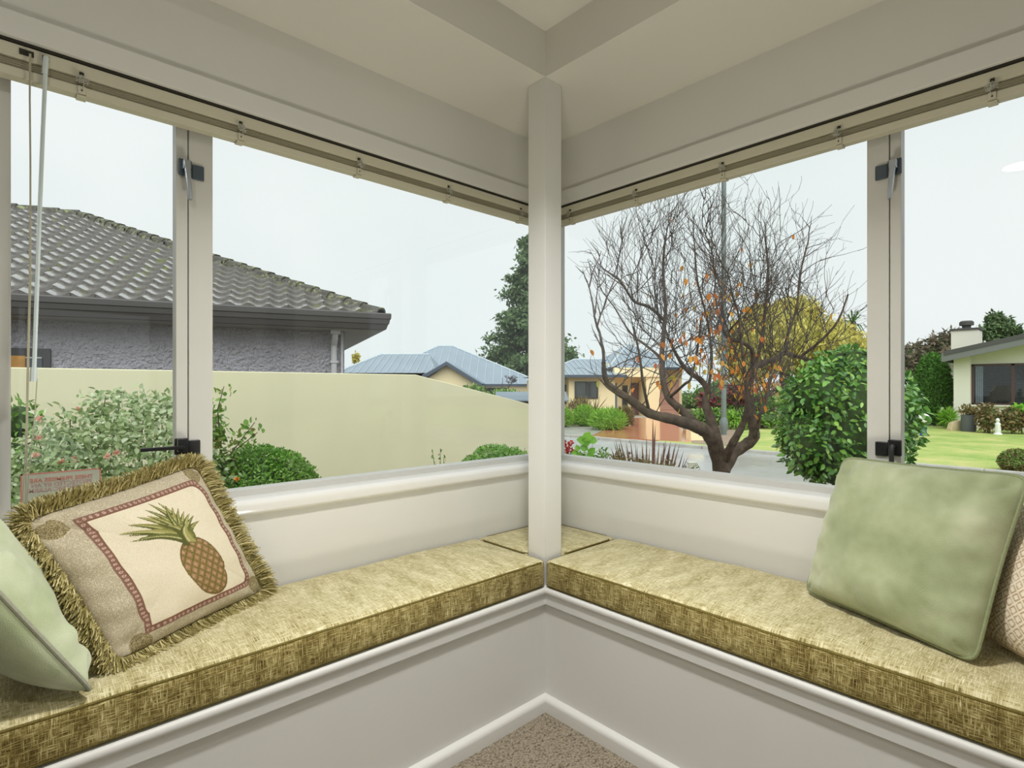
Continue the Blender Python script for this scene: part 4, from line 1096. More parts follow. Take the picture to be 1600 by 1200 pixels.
def farwin(parent, fr, x0, x1, z0, z1, y, nm, frame=M['dkframe']):
    w_ = MB()
    t_ = 0.07
    w_.box(x0, x1, y - .05, y + .05, z0, z0 + t_, fr); w_.box(x0, x1, y - .05, y + .05, z1 - t_, z1, fr); w_.box(x0, x0 + t_, y - .05, y + .05, z0, z1, fr); w_.box(x1 - t_, x1, y - .05, y + .05, z0, z1, fr)
    for k in range(1, nm): xm = x0 + (x1 - x0) * k / nm; w_.box(xm - .035, xm + .035, y - .05, y + .05, z0, z1, fr)
    o = w_.build('window', frame, parent)
    for k in range(nm):
        xa_, xb_ = x0 + (x1 - x0) * k / nm + .035, x0 + (x1 - x0) * (k + 1) / nm - .035
        MB().box(xa_, xb_, y - .01, y + .01, z0 + t_, z1 - t_, fr).build('pane', M['farglass'], o)
    return o
farwin(yb_, hB, q(898), q(935), K(623, f1), K(596, f1), -0.02, 2)
farwin(yb_, hB, q(879), q(888), K(632, f1), K(601, f1), 0.78, 1)
farwin(yb_, hB, q(985), q(994), K(638, f1), K(602, f1), 1.58, 1)
M['door'] = simple('maroon_front_door', S(96, 62, 68), 0.4, 0.1, 3)
MB().box(q(1000), q(1012), 1.5, 1.62, ZG, K(598, f1), hB).build('door', M['door'], yb_, bevel=0.01)
M['blueglass'] = simple('blue_grey_shutter', S(120, 140, 160), 0.4, 0.1)
MB().box(q(970), q(976), 1.5, 1.62, ZG + .4, K(598, f1), hB).build('side_light', M['blueglass'], yb_)
M['garage'] = simple('dusty_pink_garage_door', S(188, 150, 134), 0.6, 0.05, 2)
gd = MB()
for k in range(6):
    gd.box(q(1036), q(1080), 1.45, 1.6, ZG + k * .36, ZG + k * .36 + .35, hB)
gd.build('garage_door', M['garage'], yb_, bevel=0.01)

# low yellow pier at the end of the driveway
bp = px_z(1092, 690, ZG); bl_ = thing('driveway_pier', 'low butter-yellow pier at the end of the terracotta driveway', 'pier', bp)
s_ = bp.length / FPX
pf = lambda x, y, z: tuple(bp + RGT * (x * s_) + FWD * y + Vector((0, 0, z)))
MB().box(-12, 8, 0, .5, -.02, 25 * s_, pf).build('block', M['cream'], bl_, bevel=0.02)
MB().box(-13, 9, -.03, .53, 25 * s_, 27 * s_, pf).build('cap', M['cream'], bl_, bevel=0.01)

# ------------------------------------------------------------------ low cream house across the lawn
XH = 28.5
rh = thing('house', 'low cream house with grey raked roof and wide dark window across the lawn', 'house', (XH, 2, ZG))
M['oyster'] = simple('oyster_render', S(226, 224, 209), 0.8, 0.03, 1, 0.1, 20)
M['roofgrey'] = simple('grey_raked_fascia', S(112, 114, 112), 0.6, 0.06, 1)
M['rooftop'] = simple('dark_roofing', S(78, 78, 76), 0.8, 0.1, 1)
rp = lambda x, y: px_X(x, y, XH)
e0, e1 = rp(1480, 553), rp(1600, 527)
sl_ = (e1.z - e0.z) / (e1.y - e0.y)
yL, yR = e0.y, -6.0
zz = lambda y: e0.z + sl_ * (y - e0.y)
yw_ = rp(1490, 600).y; yrc = rp(1516, 600).y
# walls: a nib at the near corner, the front set back a little
MB().prism([(yw_, ZG), (yrc, ZG), (yrc, zz(yrc) - .25), (yw_, zz(yw_) - .25)], lambda p, z, t: (t, p, z), XH, XH + 9).build('wall', M['oyster'], rh)
MB().prism([(yrc, ZG), (yR, ZG), (yR, zz(yR) - .25), (yrc, zz(yrc) - .25)], lambda p, z, t: (t, p, z), XH + .35, XH + 9).build('wall', M['oyster'], rh)
MB().prism([(yL, zz(yL) - .34), (yR, zz(yR) - .34), (yR, zz(yR) + .02), (yL, zz(yL) + .02)], lambda p, z, t: (t, p, z), XH - .7, XH - .62).build('barge_board', M['roofgrey'], rh)
MB().prism([(yL, zz(yL) - .10), (yR, zz(yR) - .10), (yR, zz(yR) + .08), (yL, zz(yL) + .08)], lambda p, z, t: (t, p, z), XH - .72, XH + 9.5).build('roof', M['rooftop'], rh)
MB().prism([(yL + .08, zz(yL) - .34), (yL, zz(yL) - .34), (yL, zz(yL) + .0), (yL + .08, zz(yL) + .0)], lambda p, z, t: (t, p, z), XH - .7, XH + 9).build('gutter', M['roofgrey'], rh)
XW = XH + .33
wz1, wz0 = px_X(1518, 570, XW).z, px_X(1518, 632, XW).z
M['brownframe'] = simple('brown_timber_frame', S(84, 62, 58), 0.5, 0.1)
M['slatblind'] = simple('grey_blind_slat', S(120, 116, 116), 0.6, 0.1)
ww0 = px_X(1516, 600, XW).y; ww1 = -5.0; wm = px_X(1583, 600, XW).y
wn = MB()
for (p, q_) in ((ww0, ww0 - .13), (wm + .05, wm - .05), (-2.0, -2.1)): wn.box(XW - .06, XW + .02, q_, p, wz0, wz1)
wn.box(XW - .06, XW + .02, ww1, ww0, wz1 - .06, wz1); wn.box(XW - .06, XW + .02, ww1, ww0, wz0, wz0 + .06)
wno = wn.build('window', M['brownframe'], rh)
M['tintglass'] = glassmat('tinted_glass', (0.75, 0.78, 0.8, 1), 1.5)
M['darkroom'] = simple('dim_room', S(52, 50, 52), 0.8)
MB().box(XW + .012, XW + .018, ww1, ww0, wz0 - .02, wz1 + .02).build('room_behind', M['darkroom'], wno)
for (p, q_) in ((ww0 - .13, wm + .05), (wm - .05, -2.0)):
    MB().box(XW - .045, XW - .04, q_, p, wz0 + .06, wz1 - .06).build('pane', M['tintglass'], wno)
sbm = MB(); z = wz0 + .1
while z < wz1 - .08:
    sbm.box(XW - .025, XW - .005, wm + .05, ww0 - .3, z, z + .008); sbm.box(XW - .025, XW - .005, -2.0, wm - .05, z, z + .03); z += .06
o = sbm.build('blind_slats', M['slatblind'], wno, smooth=False); o['kind'] = 'stuff'
M['curtain'] = simple('pale_curtain', S(196, 202, 206), 0.9, 0.05)
cm = MB()
for k in range(4): cm.box(XW - .035, XW - .01, ww0 - .17 - k * .06 - .05, ww0 - .17 - k * .06, wz0 + .06, wz1 - .06)
cm.build('curtain', M['curtain'], wno, bevel=0.01)
MB().box(XW - .1, XW + .05, ww1, ww0 + .03, wz0 - .06, wz0).build('window_sill', M['oyster'], rh)
# chimney and the low annex beside it
c0, c1 = px_X(1486, 540, XH + 2.5), px_X(1529, 540, XH + 2.5)
cz = px_X(1505, 513, XH + 2.5).z
MB().box(XH + 2.5, XH + 3.6, c1.y, c0.y, zz(c0.y) - .3, cz - .08).build('chimney', M['oyster'], rh)
MB().box(XH + 2.44, XH + 3.66, c1.y - .05, c0.y + .05, cz - .08, cz).build('chimney_cap', M['rooftop'], rh)
cy = (c0.y + c1.y) / 2
MB().lathe((XH + 3, cy, cz), [(.16, 0), (.16, .14), (.26, .16), (.26, .30), (.20, .36)], 16).build('cowl', M['rooftop'], rh)
an = MB().box(XH + 5, XH + 11, yw_ + .0, yw_ + 1.4, ZG, px_X(1470, 562, XH + 5).z).build('annex_wall', M['oyster'], rh)
MB().box(XH + 4.6, XH + 11, yw_ - .2, yw_ + 1.7, px_X(1470, 562, XH + 5).z, px_X(1470, 557, XH + 5).z).build('annex_roof', M['roofgrey'], rh)

# ------------------------------------------------------------------ street lamp
lp = px_z(1131, 681, ZG); sc_ = lp.to_2d().length and (lp.x * FWD.x + lp.y * FWD.y) / FPX
M['lampmetal'] = simple('grey_green_lamp_post', S(110, 122, 120), 0.5, 0.06, 2)
sl2 = thing('street_lamp', 'tall grey-green street lamp on a swollen base behind the bare tree', 'street lamp', lp)
MB().lathe(tuple(lp), [(4.2 * sc_, -.05), (4.2 * sc_, 6 * sc_), (6.5 * sc_, 12 * sc_), (6.8 * sc_, 22 * sc_), (4.2 * sc_, 29 * sc_)], 10).build('base', M['lampmetal'], sl2, angle=60)
MB().lathe(tuple(lp), [(3.9 * sc_, 28 * sc_), (3.7 * sc_, 110 * sc_), (3.5 * sc_, 430 * sc_), (3.0 * sc_, 520 * sc_)], 12).build('pole', M['lampmetal'], sl2)
tp = lp + Vector((0, 0, 515 * sc_))
MB().tube([tp, tp + Vector((-.15, 0, .5)), tp + Vector((-.8, 0, .8)), tp + Vector((-1.6, 0, .85))], .045, 8).build('arm', M['lampmetal'], sl2)
MB().box(tp.x - 2.2, tp.x - 1.5, tp.y - .15, tp.y + .15, tp.z + .78, tp.z + .93).build('lamp_head', M['lampmetal'], sl2, bevel=0.03)

# ------------------------------------------------------------------ plants just outside the windows
ZBED = ZG + 0.12
rng = np.random.default_rng(21)
def at(x, y, d): return np.array(px(x, y, d))
# rose bush, seen through the casement
rb = thing('rose_bush', 'loose rose bush with haze-paled leaves and pink blooms outside the casement', 'shrub', (at(175, 720, 2.9)[0], at(175, 720, 2.9)[1], ZBED))
blobs = []
for (x, y, d, r) in ((60, 745, 2.75, .20), (110, 690, 2.8, .21), (170, 650, 2.95, .17), (215, 690, 2.8, .22), (265, 680, 2.95, .20), (300, 660, 3.05, .17), (150, 740, 2.7, .24), (250, 750, 2.75, .24), (300, 740, 2.9, .22), (90, 790, 2.8, .24), (200, 800, 2.8, .28), (280, 800, 2.85, .26), (205, 640, 3.0, .14), (270, 640, 3.05, .14)):
    blobs.append((at(x, y, d), (r, r, r * .9)))
P, Q = shell(14000, blobs, rng, 0.25)
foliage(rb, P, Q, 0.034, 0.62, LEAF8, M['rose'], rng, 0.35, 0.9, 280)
tops = [at(x, y, d) for x, y, d in ((60, 690, 2.75), (110, 650, 2.8), (165, 620, 2.95), (190, 612, 3.0), (225, 640, 2.85), (262, 622, 3.0), (290, 640, 3.0), (150, 700, 2.7), (250, 720, 2.75), (120, 740, 2.8), (300, 690, 2.9))]
stems(rb, (rb.location.x, rb.location.y, ZBED), tops, 0.009, M['twig'], bend=.15)
for (x, y, d) in ((62, 655, 2.68), (60, 685, 2.62), (96, 722, 2.55), (118, 718, 2.55), (168, 714, 2.55), (122, 640, 2.75), (182, 708, 2.6), (56, 712, 2.6)):
    c = at(x, y, d); n_ = 16; dd_ = unit(rng.normal(size=(n_, 3)) + np.array([0, -.4, .6]))
    V, F = cloud(np.repeat(c[None], n_, 0), dd_, unit(rng.normal(size=(n_, 3))), np.full(n_, .02), np.full(n_, .018), LEAF8)
    np_obj('bloom', V, F, M['petal'], rb)
# sprays of a second rose to the side of the mullion
sr_ = thing('rose_spray', 'bright green rose shoots rising beside the clipped ball', 'shrub', (at(352, 760, 3.0)[0], at(352, 760, 3.0)[1], ZBED))
P = []; mb = MB()
for pts in ([(350, 790), (346, 700), (340, 640), (350, 604)], [(350, 780), (352, 720), (375, 690), (398, 660)], [(348, 790), (350, 740), (372, 700), (402, 676)], [(345, 790), (336, 720), (338, 660)], [(352, 800), (356, 750), (362, 720)]):
    Pt = [px(x, y, 3.0 + rng.uniform(-.05, .05)) for x, y in pts]
    mb.tube(Pt, [.004, .0035, .003, .002][:len(Pt)], 5)
    for a_, b_ in zip(Pt, Pt[1:]):
        for k in range(24):
            P.append(np.array(a_.lerp(b_, k / 24)) + rng.normal(0, .026, 3))
mb.build('stem', M['twig'], sr_)
P = np.array(P); foliage(sr_, P, unit(rng.normal(size=P.shape)), .034, .7, LEAF8, M['roseB'], rng, .2, .9, 60)
P, Q = shell(420, [(at(345, 740, 3.0), (.10, .1, .14)), (at(342, 680, 3.0), (.05, .06, .14)), (at(358, 770, 2.95), (.12, .1, .1))], rng, .2)
foliage(sr_, P, Q, .036, .65, LEAF8, M['roseB'], rng, .2, .9, 0)
c = at(370, 748, 2.8); dd_ = unit(rng.normal(size=(14, 3)))
V, F = cloud(np.repeat(c[None], 14, 0), dd_, unit(rng.normal(size=(14, 3))), np.full(14, .016), np.full(14, .014), LEAF8); np_obj('bloom', V, F, M['orange'], sr_)
# green shrub at the window edge
gs = thing('green_shrub', 'deep green shrub glimpsed at the casement edge behind the blind cords', 'shrub', (at(22, 740, 3.1)[0], at(22, 740, 3.1)[1], ZBED))
bb = [(at(30, 660, 3.2), (.12, .12, .16)), (at(22, 740, 3.2), (.2, .2, .3)), (at(22, 840, 3.2), (.22, .22, .3))]
P, Q = shell(900, bb, rng, .5); foliage(gs, P, Q, .045, .6, LEAF8, M['mixed'], rng, .3, .9)
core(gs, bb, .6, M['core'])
# clipped balls
def clipped(name, label, c, r, n, L, mat, singles=0, tpl=LEAF2, k=.86, zb=ZBED, group=None, ratio=.55, lumps=5):
    t = thing(name, label, 'shrub', (c[0], c[1], zb), group)
    bl = [(np.array(c, float), np.array(r, float))]
    P, Q = shell(n, bl, rng, .93)
    wv = np.sin(P[:, 0] * lumps / r[0]) * np.cos(P[:, 1] * lumps / r[1] + 1) * np.sin(P[:, 2] * lumps / r[2] + 2)
    P = P + Q * (wv * .045 * min(r))[:, None]
    foliage(t, P, Q, L, ratio, tpl, mat, rng, 0, .9, singles)
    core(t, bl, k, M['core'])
    MB().tube([(c[0], c[1], zb - .05), (c[0], c[1], c[2])], max(.02, r[0] * .1), 8).build('stem', M['bark'], t)
    return t
cb = at(412, 755, 3.2)
clipped('clipped_shrub', 'large dense clipped ball of box in front of the garden wall', (cb[0], cb[1], .325), (.362, .362, .458), 22000, .023, M['box'])
cb = at(778, 740, 4.2)
clipped('clipped_shrub', 'low clipped box mound nearly hidden by the sill beside the post', (cb[0], cb[1], .30), (.36, .36, .385), 12000, .025, M['box'])
# thin shoots at the sill
for (xs_, d_, lab) in (((676, 688, 694), 3.9, 'small leafy shoots at the sill between the two clipped balls'), ((812, 820, 830), 3.7, 'small leafy shoots at the sill hard against the post')):
    t = thing('leafy_shoot', lab, 'shoots', (at(xs_[1], 760, d_)[0], at(xs_[1], 760, d_)[1], ZBED))
    mb = MB(); P = []
    for x in xs_:
        A_, B_ = px(xs_[1], 800, d_), px(x, {0: 706, 1: 700, 2: 712}[xs_.index(x)], d_)
        mb.tube([(A_.x, A_.y, ZBED - .03), A_.lerp(B_, .3), B_], [.004, .003, .0015], 5)
        for k in range(14): P.append(np.array(A_.lerp(B_, .45 + .55 * k / 14)) + rng.normal(0, .006, 3))
    mb.build('stem', M['twig'], t); P = np.array(P); foliage(t, P, unit(rng.normal(size=P.shape)), .026, .6, LEAF8, M['mixed'], rng, -.3, .8)
# scarlet geranium and the lime leaf beside it
t = thing('geranium', 'scarlet flowering geranium at the sill beside the post', 'flower', (at(886, 730, 3.4)[0], at(886, 730, 3.4)[1], ZBED))
for (x, y) in ((880, 690), (886, 697), (892, 692), (884, 706), (891, 703), (878, 700)):
    c = at(x, y, 3.4 + rng.uniform(-.05, .05)); n_ = 22; dd_ = unit(rng.normal(size=(n_, 3)))
    V, F = cloud(c + dd_ * .006, dd_, unit(rng.normal(size=(n_, 3))), np.full(n_, .018), np.full(n_, .017), LEAF8); np_obj('flower_head', V, F, M['redflower'], t)
stems(t, (t.location.x, t.location.y, ZBED), [at(x, y + 4, 3.42) for x, y in ((880, 694), (888, 700), (893, 700), (884, 708))], .004, M['mixed'], bend=.03)
P, Q = shell(120, [(at(884, 722, 3.45), (.06, .06, .05))], rng, .3); foliage(t, P, Q, .035, .8, LEAF8, M['mixed'], rng)
t = thing('lime_leaved_plant', 'plant with large lime green leaves standing beside the scarlet geranium', 'plant', (at(914, 740, 3.25)[0], at(914, 740, 3.25)[1], ZBED))
lime = [(918, 682, .055), (926, 688, .05), (908, 688, .05), (913, 700, .045), (925, 705, .045), (922, 712, .04), (902, 700, .035), (905, 712, .04), (916, 690, .05), (897, 708, .03)]
me = np_mesh('leaf', LEAF8[0] - np.array([.5, 0, 0]), LEAF8[1], M['lime'])
for x, y, s_ in lime:
    o = bpy.data.objects.new('leaf', me); COL.objects.link(o); o.parent = t
    an_ = rng.uniform(-.3, PI + .3); ld = RGT * math.cos(an_) + Vector((0, 0, 1)) * math.sin(an_) + FWD * rng.uniform(-.4, .2); ld.normalize()
    zn = (FWD * -1 + Vector((0, 0, .5)) + RGT * rng.uniform(-.4, .4)); zn = (zn - ld * zn.dot(ld)).normalized(); yn = zn.cross(ld)
    q_ = px(x, y, 3.3) - ORIGIN[t.name]
    o.matrix_local = Matrix(((ld.x * s_ * 1.2, yn.x * s_ * 1.3, zn.x * s_, q_.x), (ld.y * s_ * 1.2, yn.y * s_ * 1.3, zn.y * s_, q_.y), (ld.z * s_ * 1.2, yn.z * s_ * 1.3, zn.z * s_, q_.z), (0, 0, 0, 1)))
stems(t, (t.location.x, t.location.y, ZBED), [px(x, y, 3.31) for x, y, s_ in lime[:8]], .004, M['mixed'], bend=.04)
P, Q = shell(150, [(at(905, 716, 3.4), (.07, .06, .05))], rng, .2); foliage(t, P, Q, .032, .6, LEAF8, M['mixed'], rng)
# bronze flax
fc = px(1012, 790, 4.1); t = thing('bronze_flax', 'bronze flax with narrow upright blades below the bare tree', 'plant', (fc.x, fc.y, ZBED))
rf_ = random.Random(5)
tipsx = [(1020, 652), (1024, 664), (1003, 690), (995, 696), (985, 688), (978, 690), (968, 684), (962, 688), (955, 700), (948, 712), (940, 716), (1030, 690), (1040, 688), (1048, 690), (1056, 692), (1062, 694), (1066, 712), (1074, 722), (1078, 735), (1010, 680), (1015, 700), (1035, 705), (1000, 705), (990, 708), (975, 705), (1045, 705), (1052, 712), (966, 712), (1026, 715), (1006, 715), (958, 722), (1062, 728)]
tipsx += [(x + rf_.uniform(-9, 9), y + rf_.uniform(2, 22)) for x, y in tipsx[2:] for _ in (0, 1)]
for i, (x, y) in enumerate(tipsx):
    d_ = 4.1 + rf_.uniform(-.18, .18); tip = px(x, y, d_)
    bx_ = fc + Vector((rf_.uniform(-.07, .07), rf_.uniform(-.07, .07), 0)); bx_.z = ZBED - .02
    mid = bx_.lerp(tip, .6); mid.z += .12 if abs(x - 1012) > 25 else .02
    wd_ = .020 if y < 670 else .016
    pts_ = [bx_ * (1 - s) ** 2 + mid * 2 * s * (1 - s) + tip * s * s for s in [k / 8 for k in range(9)]]
    sd = (tip - bx_).cross(Vector((FWD.x, FWD.y, 0))).normalized(); vs = []; fs = []
    fold = (FWD * -1) * .004
    for k, p in enumerate(pts_):
        w_ = wd_ * (1 - (k / 8) ** 2.2) + .0006; vs += [p - sd * w_ , p + fold, p + sd * w_]
    for k in range(8): fs += [(k * 3, k * 3 + 1, k * 3 + 4, k * 3 + 3), (k * 3 + 1, k * 3 + 2, k * 3 + 5, k * 3 + 4)]
    MB().add(vs, fs).build('blade', M['flax'], t, smooth=False)
for (lab, bl, mt_) in (('low grey-green ground cover at the foot of the bronze flax', [(at(1040, 736, 3.85), (.16, .1, .07)), (at(1065, 742, 3.85), (.1, .1, .06)), (at(1000, 728, 3.85), (.14, .1, .06)), (at(965, 718, 3.85), (.1, .1, .06))], 'rust'),
                       ('small dark sprig of leaves between the lime leaves and the bronze flax', [(at(940, 712, 3.7), (.05, .05, .06)), (at(934, 724, 3.7), (.08, .06, .05))], 'mixed')):
    t = thing('ground_cover', lab, 'plant', (bl[0][0][0], bl[0][0][1], ZBED))
    P, Q = shell(700 if mt_ == 'rust' else 160, bl, rng, .2); foliage(t, P, Q, .028, .5, LEAF8, M[mt_], rng, -.4)
    stems(t, (t.location.x, t.location.y, ZBED), [b[0] for b in bl], .006, M['twig'], bend=.03)
pp_ = px_z(1083, 790, ZBED); pst = thing('garden_post', 'short pale cream post at the sill beside the tree trunk', 'post', pp_)
dpp = (pp_.x * FWD.x + pp_.y * FWD.y); w_ = 5.5 * dpp / FPX
pfr = lambda x, y, z: tuple(pp_ + RGT * x + FWD * y + Vector((0, 0, z)))
zt3 = px(1083, 724, dpp).z - pp_.z
MB().box(-w_, w_, 0, 2 * w_, -.02, zt3, pfr).build('shaft', M['oyster'], pst, bevel=.004); MB().box(-w_ * 1.08, w_ * 1.08, -.002, 2.1 * w_, zt3, zt3 + .01, pfr).build('cap', M['oyster'], pst, bevel=.003)
t = thing('leafy_shoot', 'arching leafy shoot draped over the short cream post', 'shoots', (pp_.x + .1, pp_.y, ZBED))
pth = [px(1086, 800, dpp - .15), px(1084, 728, dpp - .12), px(1089, 724, dpp - .12), px(1095, 738, dpp - .12)]
MB().tube(pth, .003, 5).build('stem', M['twig'], t)
P = np.array([np.array(pth[1].lerp(pth[2], k / 5)) for k in range(5)] + [np.array(pth[2].lerp(pth[3], k / 9)) for k in range(10)]) + rng.normal(0, .008, (15, 3))
foliage(t, P, unit(rng.normal(size=P.shape)), .034, .6, LEAF8, M['roseB'], rng)

# ------------------------------------------------------------------ camellia
cc_ = at(1322, 655, 4.6)
cm_ = thing('camellia', 'round glossy dark green camellia standing before the mullion of the bare-tree window', 'shrub', (cc_[0], cc_[1], ZBED))
bl = [(cc_, np.array((.525, .53, .575))), (at(1285, 625, 4.5), np.array((.28, .28, .27))), (at(1362, 620, 4.6), np.array((.30, .3, .28))), (at(1272, 690, 4.5), np.array((.27, .27, .28))), (at(1385, 665, 4.6), np.array((.21, .24, .30))), (at(1305, 728, 4.5), np.array((.26, .26, .18))), (at(1330, 575, 4.6), np.array((.27, .27, .17)))]
P, Q = shell(6600, bl, rng, .82)
foliage(cm_, P, Q, .060, .54, LEAF8, M['camellia'], rng, .35, .75, 300)
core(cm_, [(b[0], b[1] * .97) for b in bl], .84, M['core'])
stems(cm_, (cc_[0], cc_[1], ZBED), [at(1322, 690, 4.6), at(1350, 680, 4.6), at(1290, 690, 4.6)], .035, M['bark'], bend=.04, n=7)

# ------------------------------------------------------------------ bare autumn tree
DT = 6.0
def T(x, y, dd=0.0): return px(x, y, DT + dd)
base = T(1127, 760); tree = thing('bare_tree', 'nearly bare spreading tree with a few orange leaves outside the window', 'tree', (base.x, base.y, ZBED))
k_ = DT / FPX
trunk = MB(); limbs = []
def limb(pts, w0, w1, add=True):
    """pts [(x, y, depth offset)], widths in photo pixels"""
    P_ = [T(*p) for p in pts]
    # smooth
    Q_ = []
    for i in range(len(P_) - 1):
        a0, a1, a2, a3 = P_[max(0, i - 1)], P_[i], P_[i + 1], P_[min(len(P_) - 1, i + 2)]
        for s in (0, .25, .5, .75):
            Q_.append(.5 * ((2 * a1) + (a2 - a0) * s + (2 * a0 - 5 * a1 + 4 * a2 - a3) * s * s + (3 * a1 - a0 - 3 * a2 + a3) * s ** 3))
    Q_.append(P_[-1]); n = len(Q_)
    rad = [(w0 + (w1 - w0) * (i / (n - 1)) ** .85) * k_ / 2 * (1 + .07 * math.sin(i * 1.9 + w0)) for i in range(n)]
    trunk.tube(Q_, rad, 9 if w0 > 6 else 6)
    if add: limbs.append((Q_, rad))
g0 = base.copy(); g0.z = ZBED - .05
trunk.tube([g0, g0.lerp(base, .5), T(1127, 745), T(1124, 715), T(1120, 690), T(1116, 680)], [.105, .085, .074, .070, .06, .05], 12)
limb([(1127, 735, 0), (1118, 700, -.05), (1105, 676, -.12), (1080, 664, -.2), (1050, 655, -.3), (1015, 646, -.35), (985, 625, -.4), (965, 612, -.45), (947, 595, -.5), (943, 565, -.55)], 26, 6)
limb([(1100, 676, -.1), (1085, 660, 0), (1064, 640, .05), (1045, 622, .1), (1036, 595, .15), (1034, 560, .2), (1037, 520, .25), (1040, 480, .25), (1036, 420, .3), (1040, 370, .3)], 17, 3)
limb([(1124, 715, 0), (1116, 675, .15), (1108, 648, .25), (1102, 630, .3), (1106, 612, .3), (1096, 595, .35), (1075, 580, .4), (1060, 560, .45), (1045, 530, .5)], 20, 4)
limb([(1130, 735, 0), (1145, 708, .05), (1165, 695, .05), (1178, 682, .05), (1176, 660, .05), (1172, 635, .1), (1170, 600, .1), (1174, 580, .1), (1190, 568, .15), (1215, 560, .2), (1226, 552, .2), (1250, 558, .25), (1280, 565, .3), (1310, 560, .3)], 22, 4)
limb([(1128, 725, 0), (1140, 702, -.15), (1152, 680, -.25), (1164, 655, -.3), (1168, 625, -.35), (1165, 590, -.4), (1160, 550, -.45), (1155, 500, -.5)], 15, 3)
limb([(1180, 682, 0), (1184, 665, -.05), (1188, 645, -.1), (1196, 630, -.1), (1200, 610, -.1), (1206, 590, -.1)], 7, 3)
limb([(1172, 625, .1), (1195, 620, .25), (1212, 608, .35), (1235, 600, .45)], 7, 3)
limb([(1174, 580, .1), (1176, 550, 0), (1160, 535, -.1), (1140, 530, -.15), (1130, 515, -.2), (1120, 480, -.2)], 8, 3)
limb([(1226, 552, .2), (1232, 520, .1), (1245, 480, .1), (1250, 430, .1), (1262, 380, .1)], 6, 2.5)
limb([(1170, 600, .1), (1188, 540, .4), (1196, 480, .5), (1200, 420, .6), (1195, 370, .6)], 7, 2.5)
limb([(1106, 612, .3), (1112, 560, .5), (1105, 500, .6), (1090, 440, .7), (1085, 380, .7)], 6, 2.5)
limb([(947, 595, -.5), (942, 580, -.5), (944, 560, -.55)], 6, 4, False)
limb([(985, 625, -.4), (968, 618, -.5), (950, 606, -.55), (942, 598, -.6)], 5, 2)
limb([(1037, 500, .25), (1015, 480, .1), (990, 470, 0), (970, 440, -.1), (950, 425, -.1)], 6, 3)
limb([(1034, 560, .2), (1010, 540, .3), (985, 520, .4), (960, 480, .5)], 5, 2.5)
limb([(1015, 646, -.35), (1005, 600, -.5), (1000, 560, -.6), (990, 510, -.7)], 5, 2.5)
limb([(1045, 622, .1), (1070, 600, -.2), (1080, 590, -.3), (1090, 545, -.4), (1095, 500, -.5)], 5, 2.5)
limb([(1250, 558, .25), (1285, 530, .1), (1310, 500, 0), (1325, 460, 0)], 5, 2.5)
tr_ = trunk.build('trunk', M['bark'], tree, angle=80)
# whippy twigs
ct = np.array(T(1120, 475, .05)); rx_, rz_ = 236 * k_, 192 * k_
RT = random.Random(17); twigs = MB(); leafpts = []
def inside(p, e=1.0):
    d = np.array(p) - ct
    h = (d[0] * RGT.x + d[1] * RGT.y) / rx_; f = (d[0] * FWD.x + d[1] * FWD.y) / (rx_ * .8); v = d[2] / rz_
    return h * h + f * f + (v * v if v > 0 else v * v * .5) < e
cnt = [0]
def grow(p, d, L, r, lev):
    if cnt[0] > 2600: return
    cnt[0] += 1
    step = 0.06; n = max(3, int(L / step)); pts = [Vector(p)]; d = Vector(d).normalized(); kids = []
    lim = RT.uniform(.85, 1.08)
    for i in range(n):
        d = (d + Vector((RT.gauss(0, .13), RT.gauss(0, .13), RT.gauss(0, .10) + .075))).normalized()
        q = pts[-1] + d * step
        if i > 2 and not inside(q, lim): break
        pts.append(q)
        if lev < 3 and i > 0 and RT.random() < (.50 if lev < 2 else .28): kids.append((q.copy(), d.copy(), i / n))
        if RT.random() < .13: leafpts.append(q.copy())
    m = len(pts)
    if m < 3: return
    twigs.tube(pts, [max(.0016, r * (1 - .7 * i / (m - 1))) for i in range(m)], 4 if r > .004 else 3)
    for q, dd_, t in kids:
        ax = Vector((RT.gauss(0, 1), RT.gauss(0, 1), RT.gauss(0, .5))); ax = (ax - dd_ * ax.dot(dd_))
        if ax.length < .01: continue
        nd = (dd_ + ax.normalized() * RT.uniform(.45, 1.0)).normalized()
        grow(q, nd, L * RT.uniform(.35, .62), max(.0022, r * .62), lev + 1)
for Q_, rad in limbs:
    n = len(Q_)
    # leader continues from the end
    d = (Q_[-1] - Q_[-2]).normalized()
    grow(Q_[-1], d, RT.uniform(.9, 1.5), rad[-1] * .9, 1)
    for i in range(n):
        if i < n * .30 or rad[i] > .05: continue
        if RT.random() < .55:
            out = Vector((RT.gauss(0, 1), RT.gauss(0, 1), RT.uniform(.1, 1.2))).normalized()
            grow(Q_[i], out, RT.uniform(.7, 1.5), min(.0065, rad[i] * .5), 1)
o = twigs.build('twigs', M['twig'], tree, smooth=False); o['kind'] = 'stuff'
